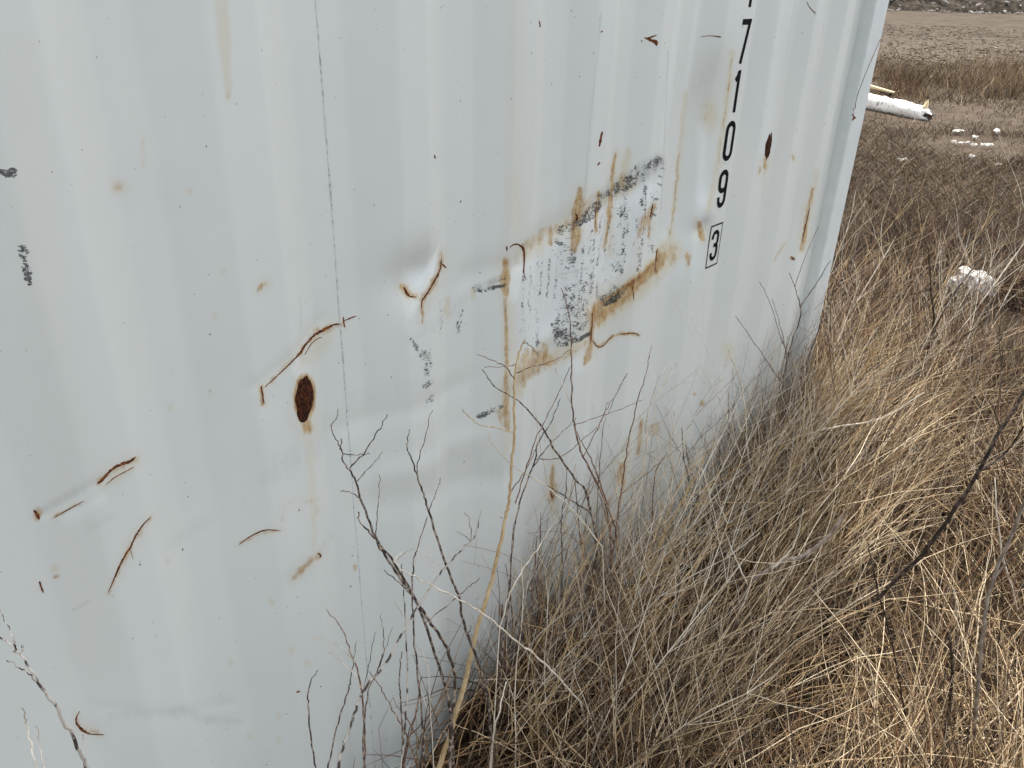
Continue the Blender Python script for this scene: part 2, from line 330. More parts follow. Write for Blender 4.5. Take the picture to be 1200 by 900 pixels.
def paint(p):
    L, B, G = p.line, p.blob, p.poly
    # ---- pale yellow run at the top and small stains
    L('ochre', [(259, -5, 9), (262, 40, 8), (266, 80, 6), (268, 115, 3)], 6, .42)
    B('rust', 140, 218, 8, 8, .45); B('ochre', 140, 218, 14, 11, .4)
    L('rust', [(168, 160, 1.5), (169, 195, 1.5)], 2, .35)
    B('burn', 269, 112, 2.2, 1.8, .45); B('rust', 268, 112, 5, 5, .35)
    for x_, y_ in ((222, 224), (251, 370), (246, 460), (262, 318), (199, 478), (197, 657), (318, 705), (342, 762), (327, 840), (327, 868), (293, 862), (360, 777), (270, 777)): B('ochre', x_, y_, 4, 5, .38, .6)
    # ---- fork-like black rubs at the far left
    L('scuff', [(-6, 203, 5), (8, 202, 6), (16, 200, 7)], 6, .95, .45, 3); L('burn', [(8, 206, 2), (17, 203, 3)], 3, .55)
    G('scuff', [(17, 282), (22, 288), (28, 288), (32, 276), (35, 296), (33, 304), (20, 304)], .85, 3, 3)
    L('scuff', [(26, 292, 7), (29, 305, 6), (34, 328, 4), (36, 336, 3.5)], 5, .95, .45, 3)
    # ---- crease scratch and rusty oval at the seam
    L('rust', [(312, 452, 3), (342, 423, 4), (357, 406, 6), (372, 390, 7), (398, 380, 5)], 5, .42, .9)
    L('ochre', [(352, 428, 10), (372, 408, 12), (385, 395, 8)], 10, .35, .9)
    B('ochre', 357, 468, 17, 37, .5, .6); B('rust', 357, 466, 14, 30, .95, .22); B('bare', 352, 432, 12, 10, .6)
    L('rust', [(358, 490, 9), (361, 502, 7)], 8, .75, .8); L('ochre', [(361, 500, 7), (364, 540, 6), (367, 575, 5), (369, 640, 4)], 6, .38, .9)
    L('rust', [(306, 453, 2.5), (308, 474, 2.5)], 3, .7); L('grime_shade', [(390, 515, 12), (330, 545, 18), (312, 560, 10)], 10, .18, 1)
    for i in range(26):
        a, b = random.uniform(298, 345), random.uniform(325, 348)
        B('burn', a, b+(random.random()-.5)*6, random.uniform(.8, 1.7), random.uniform(.8, 1.9), .5)
    L('grime_shade', [(352, 347, 1.5), (353, 386, 1.2)], 2, .6); L('rust', [(302, 340, 3), (310, 333, 4)], 3, .5)
    for k_ in range(22): B('burn', 296+random.random()*24+k_*.4, 350+k_*12+random.random()*9, .9, 1.2, .5)
    L('rust', [(330, 610, 3), (335, 590, 4), (372, 585, 5), (371, 600, 3)], 3, .2, 1); L('rust', [(345, 678, 4), (352, 668, 5), (375, 648, 4)], 4, .5, .8, 3)
    L('grime_shade', [(388, 628, 4), (352, 672, 5)], 4, .25, 1)
    # ---- scratches lower left
    L('rust', [(113, 567, 4), (130, 552, 5), (158, 538, 5)], 5, .5, .9); L('ochre', [(122, 568, 7), (140, 556, 8), (158, 545, 6)], 7, .4, 1)
    L('grime_shade', [(42, 602, 5), (75, 584, 6), (113, 563, 4)], 5, .32, .9); L('bare', [(80, 606, 9), (120, 585, 7)], 8, .5, 1)
    L('rust', [(62, 607, 2), (80, 596, 2.5), (98, 588, 1.5)], 2, .5); L('rust', [(128, 694, 3), (148, 650, 4), (160, 628, 5), (175, 607, 3)], 4, .42, .9)
    L('grime_shade', [(98, 624, 4), (135, 603, 4)], 4, .2, 1); B('rust', 44, 603, 7, 10, .7); B('rust', 47, 688, 4, 9, .5); B('ochre', 64, 666, 6, 6, .6); B('rust', 66, 675, 3.5, 3.5, .8)
    L('rust', [(282, 637, 2), (303, 626, 2.5), (328, 620, 2)], 2, .4); L('rust', [(88, 835, 2), (96, 852, 6), (118, 861, 2.5)], 4, .55, .8)
    L('grime_shade', [(130, 838, 5), (205, 838, 8), (240, 842, 6), (282, 846, 4)], 6, .35, 1); L('grime_shade', [(195, 838, 6), (212, 832, 8), (228, 836, 6)], 7, .3, 1)  # shading of the soft crease, painted into the panel colour
    L('grime_shade', [(84, 716, 2), (106, 703, 2)], 2, .4); L('grime_shade', [(200, 636, 10), (250, 605, 8)], 9, .16, 1)
    # ---- broad faint dirt runs down the panels
    L('ochre', [(20, 60, 30), (55, 400, 40), (110, 760, 50)], 40, .06, 1); L('ochre', [(608, -5, 12), (606, 120, 14), (606, 250, 16), (598, 330, 14)], 14, .17, .9)
    L('ochre', [(632, 20, 3), (626, 160, 4), (622, 240, 4)], 4, .14); L('ochre', [(601, 210, 10), (606, 262, 15), (605, 275, 10)], 12, .30, .9)
    # ---- torn round dent
    L('rust', [(517, 298, 4), (516, 315, 4), (508, 332, 5), (496, 350, 6)], 5, .6, .9); L('rust', [(494, 350, 4), (494, 362, 3), (494, 378, 2)], 3, .6, .9)
    L('rust', [(473, 336, 5), (478, 345, 5), (488, 348, 5)], 5, .72, .8, 2); L('ochre', [(516, 290, 4), (514, 330, 8), (498, 355, 10)], 8, .3, 1); B('bare', 490, 326, 20, 16, .7, .9)  # whitened blob paints the dent's bright upward facet
    L('ochre', [(524, 350, 4), (524, 368, 4)], 4, .6, .8)
    # ---- black rub pairs
    G('scuff', [(481, 398), (490, 404), (500, 408), (509, 405), (508, 430), (505, 448), (497, 448), (492, 425)], .74, 4, 3)
    L('scuff', [(482, 398, 3), (488, 408, 4)], 3, 1); L('scuff', [(498, 452, 5), (505, 448, 4)], 4, .85); L('scuff', [(502, 470, 6), (507, 466, 5)], 5, .6)
    G('scuff', [(532, 366), (545, 358), (543, 372), (540, 392), (534, 392), (533, 378)], .68, 3, 2); L('scuff', [(516, 350, 3), (516, 390, 3)], 3, .48); L('scuff', [(519, 352, 5), (519, 375, 5)], 5, .4)
    L('grime_shade', [(480, 398, 6), (520, 375, 6), (552, 340, 7)], 6, .22, 1)
    L('scuff', [(557, 340, 5), (563, 341, 4), (594, 334, 2.5)], 4, .95, .5, 2.5); L('scuff', [(558, 337, 2), (592, 326, 2)], 2, .6); L('grime_shade', [(558, 337, 4), (590, 325, 5), (596, 323, 3)], 4, .9, .6); L('ochre', [(553, 340, 4), (554, 347, 4)], 4, .6)
    L('grime_shade', [(596, 310, 7), (610, 300, 6)], 6, .8, .7); L('bare', [(600, 345, 10), (608, 318, 9)], 9, .8)
    L('scuff', [(562, 488, 4), (576, 482, 5), (589, 476, 3)], 4, .85, .4)
    # ---- rust run down the fold at x 592
    L('rust', [(592, 306, 5), (592, 326, 7), (592, 345, 4)], 6, .78, .8, 2); L('ochre', [(597, 345, 7), (598, 420, 7), (594, 490, 6)], 6, .38, .9)
    L('rust', [(592, 350, 2), (594, 420, 2.5), (593, 470, 5), (592, 488, 6), (595, 505, 3)], 4, .68, .8, 1); B('rust', 588, 484, 7, 16, .5)
    L('ochre', [(592, 490, 6), (594, 530, 5)], 5, .35, 1)
    # ---- the big scraped patch
    G('bare', [(604, 300), (640, 268), (700, 222), (778, 188), (776, 215), (768, 300), (700, 340), (640, 400), (612, 405)], .55, 12, 4)
    L('rust', [(615, 292, 8), (640, 272, 9), (665, 264, 8), (700, 228, 6)], 8, .36, .8, 4); L('ochre', [(612, 300, 14), (650, 272, 13), (690, 245, 11), (740, 215, 9)], 12, .55, .8, 4)
    L('rust', [(680, 222, 4), (675, 250, 7), (675, 275, 8), (672, 292, 5)], 6, .8, .7, 2); L('rust', [(645, 268, 4), (645, 285, 4)], 4, .5)
    L('scuff', [(658, 270, 6), (675, 263, 7), (684, 258, 6)], 6, .9, .4, 2); L('scuff', [(684, 257, 8), (692, 250, 9), (699, 242, 8)], 8, .92, .5, 4)
    L('scuff', [(705, 230, 7), (722, 222, 8), (738, 211, 9), (752, 202, 4), (758, 197, 8), (770, 189, 9)], 8, .86, .6, 5); L('grime_shade', [(702, 236, 12), (735, 213, 12), (770, 190, 10)], 11, .9, .6)
    L('rust', [(720, 180, 2), (717, 215, 3), (713, 260, 3), (709, 290, 2)], 3, .75, .7); L('ochre', [(737, 175, 4), (728, 215, 8)], 7, .6, .9); L('ochre', [(722, 180, 6), (716, 240, 7), (714, 300, 5)], 6, .45, 1)
    L('rust', [(702, 225, 2.5), (699, 250, 2.5), (698, 272, 2)], 2.5, .8, .7); L('rust', [(730, 205, 4), (727, 222, 4)], 4, .5); L('scuff', [(742, 200, 3), (745, 196, 2)], 2, 1)
    G('scuff', [(652, 285), (676, 286), (674, 318), (655, 318)], .60, 4, 3); L('scuff', [(652, 285, 3), (660, 286, 3)], 3, 1)
    G('scuff', [(626, 308), (637, 296), (637, 318), (628, 322)], .62, 4, 3); G('scuff', [(700, 250), (710, 246), (706, 272), (700, 278)], .72, 4, 2)
    G('scuff', [(718, 240), (736, 228), (732, 260), (728, 320), (724, 346), (708, 350), (712, 300), (718, 296), (727, 280)], .56, 5, 4); L('scuff', [(735, 232, 4), (732, 270, 4), (729, 320, 4)], 4, .70, .5, 3)
    L('scuff', [(752, 212, 4), (757, 222, 4), (752, 238, 4)], 4, .72, .5, 3); G('scuff', [(746, 290), (752, 288), (750, 320), (744, 320)], .78, 3, 2)
    G('scuff', [(655, 338), (690, 322), (698, 300), (700, 330), (694, 360), (690, 385), (668, 410), (646, 408), (645, 390), (652, 365)], .66, 6, 4)
    G('scuff', [(645, 378), (668, 382), (667, 410), (652, 410), (645, 402)], .84, 4, 3); L('scuff', [(648, 380, 4), (660, 376, 3)], 3, .9); G('scuff', [(626, 358), (634, 362), (634, 410), (627, 410)], .66, 3, 2)
    G('scuff', [(697, 330), (703, 328), (702, 352), (696, 356)], .85, 3, 1); L('scuff', [(706, 350, 6), (725, 345, 7), (730, 338, 5)], 6, .75, .5)
    L('grime_shade', [(655, 322, 2), (688, 315, 2)], 2, .7); L('grime_shade', [(655, 340, 20), (680, 370, 18)], 20, .22, 1)
    # hatching rubs right of the fold
    for k_ in range(8): L('scuff', [(683+k_*2, 330-k_*7, 1.6), (697, 318-k_*7, 1.6)], 1.6, .62)
    # ochre swipe upper right
    G('rust', [(746, 262), (752, 248), (766, 234), (770, 240), (764, 258), (752, 280), (745, 282)], .55, 5, 2); L('rust', [(768, 238, 2), (762, 255, 2), (760, 280, 2)], 2, .6)
    L('burn', [(765, 238, 1.4), (764, 246, 1.2)], 1.3, .6); L('ochre', [(750, 285, 8), (746, 330, 5)], 6, .3, 1)
    # black lettering remains beside the fold
    for k_ in range(13):
        yy = 186+k_*8.6+random.random()*5; xx = 777-.16*(yy-186)+random.random()*1.5; L('scuff', [(xx-1.5-random.random(), yy+random.random()*3, 1.7), (xx+1.8, yy+random.random()*4, 1.4)], 2, .55+.6*random.random()*(k_ < 9), .6)
    L('scuff', [(763, 287, 3), (765, 295, 3)], 3, .8)
    L('grime_shade', [(783, 60, 1.2), (778, 190, 1.2), (770, 330, 1.0)], 1.2, .5); L('grime_shade', [(705, 15, 1.3), (690, 160, 1.3), (683, 250, 1.6)], 1.4, .5)
    # continuous vertical scrape bands across the ribs
    for pts in ([(604, 330), (636, 300), (636, 410), (606, 415)], [(645, 275), (697, 250), (694, 388), (646, 408)], [(702, 240), (742, 205), (730, 340), (700, 360)], [(746, 205), (776, 190), (768, 300), (742, 325)]): G('scuff', pts, .36, 8, 4)
    G('grime_shade', [(606, 320), (700, 245), (776, 195), (768, 300), (695, 385), (640, 412), (606, 415)], .16, 14, 4)
    for k_ in range(16):
        xx = 612+k_*10+random.random()*5; y0 = 318-(xx-612)*.62+random.random()*18; L('scuff', [(xx, y0, 2.5), (xx-2-k_*.35, y0+30+random.random()*50, 2.5)], 2.5, .52+.25*random.random(), .8, 2)
    # lower ochre band and the big rust corner
    L('rust', [(700, 368, 13), (722, 352, 12), (745, 332, 10), (768, 312, 8), (776, 300, 6)], 10, .78, .6, 4); L('rust', [(706, 355, 3), (742, 330, 4), (768, 308, 3)], 3, .95, .6, 2)
    L('ochre', [(697, 375, 12), (740, 345, 14), (785, 295, 16)], 14, .75, .7, 4); B('rust', 784, 298, 13, 18, .36, .9); L('rust', [(770, 292, 2), (768, 318, 2.5)], 2, .95, .5)
    L('ochre', [(803, 110, 4), (795, 190, 4), (788, 260, 4), (784, 300, 7)], 5, .5, .9); L('rust', [(796, 180, 1.5), (786, 275, 1.5)], 1.5, .5)
    L('scuff', [(710, 356, 3), (724, 348, 4)], 3, 1.1, .4); L('rust', [(694, 365, 3), (693, 400, 4), (688, 420, 5), (686, 426, 2)], 4, .7, .7)
    G('rust', [(603, 440), (606, 420), (618, 405), (640, 408), (655, 418), (690, 396), (694, 402), (650, 430), (622, 446), (607, 455)], .52, 7, 5); L('ochre', [(604, 460, 10), (612, 425, 14), (650, 420, 12), (690, 398, 8)], 11, .6, .8, 4)
    L('rust', [(638, 405, 4), (639, 425, 4)], 4, .7); L('rust', [(616, 440, 3), (614, 452, 3)], 3, .5); L('scuff', [(676, 399, 2.5), (692, 391, 2.5)], 2.5, 1.2, .3)
    B('bare', 672, 425, 30, 12, .6, 1); L('ochre', [(602, 400, 6), (600, 450, 5), (600, 520, 4)], 5, .3, 1)
    L('rust', [(694, 398, 2), (702, 407, 2.5), (716, 395, 2), (728, 391, 2.5), (748, 392, 2)], 2, .65)
    # ---- low stains behind the weeds
    L('rust', [(648, 545, 3), (646, 570, 5), (646, 585, 6)], 5, .65, .7); L('rust', [(652, 568, 3), (647, 584, 4)], 3, .6); L('ochre', [(648, 500, 4), (648, 600, 6)], 5, .35, 1)
    B('rust', 766, 503, 9, 11, .5); L('rust', [(752, 495, 3), (748, 530, 4)], 4, .6); L('rust', [(728, 545, 6), (727, 560, 7), (729, 573, 4)], 6, .62, .8, 2); L('ochre', [(735, 520, 8), (728, 575, 9)], 8, .45, 1)
    B('ochre', 853, 412, 9, 16, .5, .9); B('rust', 823, 473, 4, 5, .8); B('rust', 814, 462, 4, 3, .5); B('rust', 588, 716, 6, 13, .55); B('rust', 617, 690, 3, 12, .45); B('rust', 416, 665, 3, 5, .6)
    # shade of the shallow buckles, painted as soft grey smears
    for a in ([(412, 470, 12), (470, 455, 14), (540, 450, 10)], [(500, 520, 14), (560, 540, 16), (585, 560, 12)], [(420, 540, 14), (480, 520, 10)]): L('grime_shade', a, 12, .14, 1)
    # ---- hollow by the serial number
    L('ochre', [(858, 60, 4), (853, 110, 5), (845, 170, 5), (838, 215, 5), (830, 245, 4)], 5, .55, .9); L('rust', [(857, 70, 1.5), (852, 120, 2), (842, 190, 1.5)], 1.6, .4)
    B('ochre', 832, 135, 12, 24, .62, .9); B('rust', 826, 130, 5, 12, .28, .9); L('rust', [(818, 262, 3), (822, 275, 5), (824, 280, 4)], 4, .7); B('rust', 806, 302, 5, 6, .6); L('rust', [(806, 296, 1.5), (806, 310, 1.5)], 1.5, .7)
    B('bare', 821, 262, 5, 9, .8, .8); L('grime_shade', [(838, 60, 10), (822, 105, 14)], 12, .14, 1); L('grime_shade', [(836, 238, 7), (828, 255, 6)], 6, .3, 1)  # includes the hollow's shade, painted into the colour
    L('bare', [(822, 150, 6), (822, 235, 7)], 7, .5, 1)  # bright vertical highlight of the hollow, painted on
    # ---- right-hand end
    L('rust', [(897, 186, 3), (897, 196, 3)], 3, .7, .8); L('rust', [(896, 200, 2), (894, 240, 2)], 2, .25, 1); L('rust', [(891, 196, 1.5), (890, 203, 1.5)], 1.5, .6); L('rust', [(929, 182, 1.5), (930, 188, 2)], 2, .5)
    L('rust', [(952, 220, 2), (946, 250, 3), (941, 280, 4), (939, 292, 3)], 3, .72, .8); L('ochre', [(958, 200, 3), (946, 260, 5), (940, 295, 4)], 4, .5, 1); B('rust', 929, 303, 4, 4, .75)
    L('rust', [(920, 285, 1.3), (908, 305, 1.3)], 1.3, .4); L('bare', [(915, 0, 6), (895, 180, 6)], 6, .25, 1)  # last stroke paints a bright rib edge
    L('bare', [(818, 0, 3), (800, 130, 4), (786, 260, 5)], 4, .35, 1); L('bare', [(796, 0, 3), (775, 170, 3)], 3, .3, 1)  # highlights along the folds, painted as whiter lines

def grid_panel(x0, x1, name):
    xs = np.unique(np.concatenate([np.arange(x0, x1, .004), [x1]])) if x1 > -.75 and x0 >= -.8 else np.arange(x0, x1+.001, .02)
    if x0 < -.8: xs = np.append(xs[:-1], x1)
    zs = np.concatenate([np.arange(RAILT+.002, .32, .012), np.arange(.32, 1.93, .004), np.arange(1.93, TOPZ-.071, .04), [TOPZ-.071]])
    X, Z = np.meshgrid(xs, zs); X = X.ravel(); Z = Z.ravel()
    # the seams: the sheet edge turns in a hair
    Y = wall_y(X, Z); P = np.c_[X, Y, Z]
    nx, nz = len(xs), len(zs); i = np.arange(nz-1)[:, None]*nx; j = np.arange(nx-1)[None, :]
    Q = np.stack([i+j, i+j+1, i+nx+j+1, i+nx+j], -1).reshape(-1, 4)
    me = np_mesh(name, P, Q); p = Painter(P); paint(p)
    for k, v in p.a.items(): attr_f(me, k, v)
    return link(name, me, MW, container)
SEAM1 = float(pix2wall(402, 420)[0, 0]); SEAM2 = wx(806, 30)
for a, b in ((XL, -.8), (-.8, SEAM1-.0008), (SEAM1+.0008, SEAM2-.0008), (SEAM2+.0008, X1)): grid_panel(a, b, 'side_panel')
# weld beads closing the joints between the sheets
for sx, rr in ((-.8, .003), (SEAM1, .0018), (SEAM2, .0012)):
    zz = np.arange(RAILT, TOPZ-.07, .01); jx = sx+.0007*fbm(zz*40, zz*0+sx*9, 2)
    V, Q = tube(np.c_[jx, wall_y(np.full_like(zz, sx), zz)+.0006, zz], rr*(1+.8*fbm(zz*60, zz*0+3, 2)), 6)
    link('weld_seam', np_mesh('weld_seam', V, Q), M_SEAM, container)

# --- crisp scars: thin conforming flakes of exposed rust, each its own part
def scar(pts, mat, name, m=8, off=.0009, jag=.35, seed=0):
    pts = [(p+(2.0,))[:3] if len(p) < 3 else p for p in pts]
    C = catmull(np.array(pts, float), m); L = np.r_[0, np.cumsum(np.hypot(*np.diff(C[:, :2], axis=0).T))]
    n = max(6, int(L[-1]/1.6)); s = np.linspace(0, L[-1], n); C = np.c_[np.interp(s, L, C[:, 0]), np.interp(s, L, C[:, 1]), np.interp(s, L, C[:, 2])]
    T = np.gradient(C[:, :2], axis=0); T /= np.linalg.norm(T, axis=1)[:, None]+1e-9; N = np.c_[-T[:, 1], T[:, 0]]
    rg = np.random.default_rng(seed+len(pts)*7+int(C[0, 0])); e = np.ones(n); e[0] = e[-1] = .25
    a = C[:, 2]*.35*e*(1+jag*(rg.random(n)-.5)*2); b = C[:, 2]*.35*e*(1+jag*(rg.random(n)-.5)*2)
    A = C[:, :2]+N*a[:, None]; Bv = C[:, :2]-N*b[:, None]
    PA = pix2wall(A[:, 0], A[:, 1], .0002); PM = pix2wall(C[:, 0], C[:, 1], off); PB = pix2wall(Bv[:, 0], Bv[:, 1], .0002)
    V = np.concatenate([PA, PM, PB]); i = np.arange(n-1)
    Q = np.concatenate([np.stack([i, i+1, n+i+1, n+i], -1), np.stack([n+i, n+i+1, 2*n+i+1, 2*n+i], -1)])
    return link(name, np_mesh(name, V, Q), mat, container)
for k, s in enumerate([
    [(310, 454, 1.2), (325, 440, 1.6), (342, 424, 2.2), (352, 413, 4), (358, 404, 3.4), (368, 393, 4.2), (380, 386, 4.5), (390, 381, 3), (398, 379.5, 2)],
    [(403, 376, 2), (410, 373, 2.2), (418, 370, 1.4)], [(402, 371, 2), (403, 378, 3), (404, 384, 1.5)],
    [(306, 452, 1.5), (307.5, 462, 3.2), (309, 473, 2)],
    [(114, 567, 3), (121, 561, 5), (130, 551, 4), (142, 544, 4.5), (152, 541, 4.5), (159, 535, 2)],
    [(39, 597, 3), (43, 602, 6), (46, 609, 4)],
    [(127, 694, 1.2), (139, 666, 3), (148, 648, 3), (152, 643, 3.2), (158, 630, 3), (166, 617, 2.4), (176, 606, 1.4)],
    [(280, 638, 1), (296, 627, 2), (312, 621, 1.8), (329, 622, 1)],
    [(93, 833, 1.4), (89, 845, 3), (96, 855, 5), (106, 860, 2.2), (122, 861, 1)],
    [(64, 606, 1), (80, 597, 1.8), (98, 587, .8)], [(46, 681, 3.5), (49, 690, 3), (51, 695, 2)],
    [(517, 304, 2), (516, 314, 3), (512, 324, 3.2), (504, 338, 2.2), (499, 346, 3), (494, 353, 2)],
    [(518, 309, 2), (521, 312, 3.4), (523, 314, 2)], [(473, 336, 2.4), (476, 342, 5), (480, 347, 3), (488, 348, 1.6)],
    [(597, 290, 2), (604, 286, 2.6), (611, 289, 3.2), (614, 297, 3), (614, 310, 2), (613, 320, 1.8)], [(594, 288, 2.5), (594, 294, 2.5)],
    [(612, 285, 1), (615, 296, 1.2), (614, 320, 1.4), (617, 328, 1.4)],
    [(674, 250, 3), (676, 254, 4.5), (675, 259, 3)], [(755, 44, 3), (763, 47, 5), (769, 50, 6), (769, 54, 3)], [(757, 45, 1.4), (764, 43, 2.4), (770, 41, 1.4)],
    [(821, 43, .8), (833, 42, 1.6), (845, 43.5, 3)], [(706, 154, 4), (704, 163, 4), (702, 172, 3)], [(632, 24, 2), (633, 32, 2)], [(706, 36, 3), (704, 38, 2)],
    [(901, 192, 1.2)] if False else [(703, 190, 3), (700, 194, 2)], [(509, 181, 2), (510, 186, 3)],
    [(694, 366, 2.2), (694, 378, 1.6), (693, 390, 2), (692, 402, 1.6)], [(694, 398, 1.2), (700, 406, 1.8), (707, 405, 1.6), (715, 396, 1.4), (719, 392, 1)],
    [(727, 392, 1.6), (738, 390.5, 2), (746, 391, 2), (750, 394, 1.2)], [(741, 335, 1.5), (742, 345, 1.6), (743, 352, 1)], [(686, 335, 2.5), (682, 337, 1.5)],
    [(770, 292, 2), (769, 300, 2.2), (767, 318, 1.5)], [(765, 240, 2), (763, 250, 2.4), (761, 256, 1.4)],
    [(949, 242, 1.2), (946, 256, 1.8), (942, 272, 2), (940, 285, 1.2)], [(926, 300, 1), (929, 303, 3.5), (931, 305, 2)],
    [(1000, 126, 1.4), (999, 135, 5), (1001, 138, 5), (997, 142, 2)], [(1002, 128, 1), (1004, 115, .9), (1012, 92, .9), (1022, 68, .9), (1032, 45, .9)],
    [(945, 2, 1), (950, 10, 1.4), (956, 16, 1.6)], [(372, 648, 3), (376, 651, 2.5), (374, 654, 2)], [(347, 811, 3), (352, 810, 2.5)],
    [(490, 738, 1)] if False else [(589, 708, 2), (588, 722, 3), (587, 728, 2)], [(645, 575, 2), (647, 584, 3)]]):
    scar(s, M_RUST, 'rust_scratch', seed=k)
for k, s in enumerate([[(357, 416, 1.2), (364, 404, 1.6), (372, 397, 1.6), (378, 395, 1.2)], [(124, 568, 1.2), (135, 559, 1.6), (150, 551, 1.4), (157, 547, 1)],
                       [(153, 644, 1), (156, 655, .8)], [(494, 352, 2), (494, 362, 1.6)], [(699, 235, 1.6), (698, 250, 1.6), (697, 268, 1.2)]]):
    scar(s, M_RUSTO, 'rust_streak', seed=50+k)
def rust_patch(cx, cy, rx, ry, ang, mat, name, seed=0, tip=0.0):
    rg = np.random.default_rng(seed); n = 40; rings = 6; V = []
    th = np.linspace(0, 2*pi, n, endpoint=False)
    for k in range(rings+1):
        f = k/rings; r = f*(1+.06*np.sin(3*th+seed)+.035*np.sin(7*th+seed*2)+.11*(rg.random(n)-.5)*(k == rings))
        X = rx*np.cos(th)*r; Y = ry*np.sin(th)*r; X = X*(1-tip*np.clip(-Y/ry, 0, 1)**1.5)
        c, s_ = cos(ang), sin(ang); P = pix2wall(cx+X*c-Y*s_, cy+X*s_+Y*c, .0002)
        P[:, 1] -= .0010*(1-f*f)*(k < rings)+.0008*(np.random.default_rng(seed+k).random(n)-.5)*(0 < k < rings); V.append(P)
    V = np.concatenate(V); Q = []
    for k in range(rings):
        for i in range(n): Q.append((k*n+i, k*n+(i+1) % n, (k+1)*n+(i+1) % n, (k+1)*n+i))
    return link(name, np_mesh(name, V, np.array(Q)), mat, container)
mr = M('rust_oval', .95, .1)
f1 = mr.noise(95, 6, .7); f2 = mr.noise(240, 4, .7)
mr.col(mr.mix(mr.step(f1, .42, .62), mr.mix(mr.step(f2, .4, .65), (.011, .005, .004), (.045, .015, .007)), (.085, .027, .010))); mr.bump(f2, .0012, .9)
rust_patch(356.5, 467, 10.5, 27, radians(4), mr.m, 'rust_patch', 3, .25)['label'] = 'dark brown rust oval beside the panel seam'
rust_patch(900.5, 171, 3.4, 15.5, radians(10), mr.m, 'rust_patch', 5, .1)

# --- serial digits: black condensed stencil-like numerals, 108 mm tall, reading down the panel
DX = 2.066
def stroke_poly(pts, wd):
    """outline quads of a constant width stroke with mitred joints, digit space"""
    P = np.array(pts, float); T = np.gradient(P, axis=0)
    d = np.diff(P, axis=0); d /= np.linalg.norm(d, axis=1)[:, None]
    N = np.c_[-d[:, 1], d[:, 0]]; n = len(P); O = np.zeros_like(P)
    closed = np.allclose(P[0], P[-1])
    for i in range(n):
        a = N[i-1] if i > 0 else (N[-1] if closed else N[0]); b = N[i] if i < n-1 else (N[0] if closed else N[-1])
        mm = a+b; mm /= np.linalg.norm(mm); O[i] = mm/max(.5, float(mm@a))
    return P+O*wd/2, P-O*wd/2
def arc(cx, cy, rx, ry, a0, a1, n=14):
    t = np.radians(np.linspace(a0, a1, n)); return [(cx+rx*cos(q), cy+ry*sin(q)) for q in t]
W_, H_ = .048, .106; sw = .0135; hx, hy = (W_-sw)/2, (H_-sw)/2
GL = {'7': [[(-hx-sw/2, hy), (hx, hy), (hx-.003, hy-.012), (-.004, -hy-sw/2)]],
      '1': [[(.002, hy+sw/2), (.002, -hy-sw/2)], [(-.013, hy-.018), (-.004, hy-.008), (.0, hy+.004)]],
      '0': [arc(0, hy-hx, hx, hx, 0, 180)+arc(0, -hy+hx, hx, hx, 180, 360)+[(hx, hy-hx)]],
      '9': [arc(0, hy-hx, hx, hx, 0, 180)+arc(0, .004+hx*.4, hx, hx*.95, 180, 355), [(hx, hy-hx)]+[(hx, 0), (hx, -hy+hx)]+arc(0, -hy+hx, hx, hx, 0, -180)+[(-hx, -hy+hx+.008)]],
      '3': [[(-hx, hy-hx-.006), ]+arc(0, hy-hx, hx, hx, 180, 0)+[(hx, .016)]+arc(hx-.012, .013, .012, .012, 0, -90, 6)+[(-.006, .001)], [(-.006, .001), (hx-.012, .001)]+arc(hx-.012, -.011, .012, .012, 90, 0, 6)+[(hx, -hy+hx)]+arc(0, -hy+hx, hx, hx, 0, -180)+[(-hx, -hy+hx+.006)]]}
def digit(ch, cz, name='serial_digit', strokes=None, wd=sw, scale=1.0):
    V = []; Q = []; base = 0; lv = 0
    for st in (strokes or GL[ch]):
        P = [np.array(st[0])]
        for a, b in zip(st[:-1], st[1:]):
            k = max(1, int(np.hypot(b[0]-a[0], b[1]-a[1])/.006))
            for t in range(1, k+1): P.append(np.array(a)+(np.array(b)-np.array(a))*t/k)
        P = [P[0]]+[b for a, b in zip(P[:-1], P[1:]) if np.hypot(*(b-a)) > 1e-5]
        A, B = stroke_poly(P, wd)
        n = len(P)
        for S in (A, B):
            X = DX+S[:, 0]*scale; Z = cz+S[:, 1]*scale
            V.append(np.c_[X, wall_y(X, Z)-.0007-.0003*lv, Z])
        i = np.arange(n-1); Q.append(np.stack([base+i, base+i+1, base+n+i+1, base+n+i], -1)); base += 2*n; lv += 1
    return link(name, np_mesh(name, np.concatenate(V), np.concatenate(Q)), M_BLACK, container)
def zc(px, py): return wp(px, py)[1]
top7, bot7 = zc(877, 22.5), zc(869, 74)
digit('1', top7+.081); digit('7', (top7+bot7)/2); digit('1', (zc(865, 84)+zc(857, 131))/2); digit('0', (zc(857, 143)+zc(850, 188))/2); digit('9', (zc(852, 198)+zc(845, 243))/2)
zb = (zc(840, 263)+zc(833, 312))/2; digit('3', zb, scale=.86)
fr = [[(-.033, .061), (.033, .061), (.033, -.061), (-.033, -.061), (-.033, .061)]]
digit('', zb, 'check_digit_frame', fr, .0045)

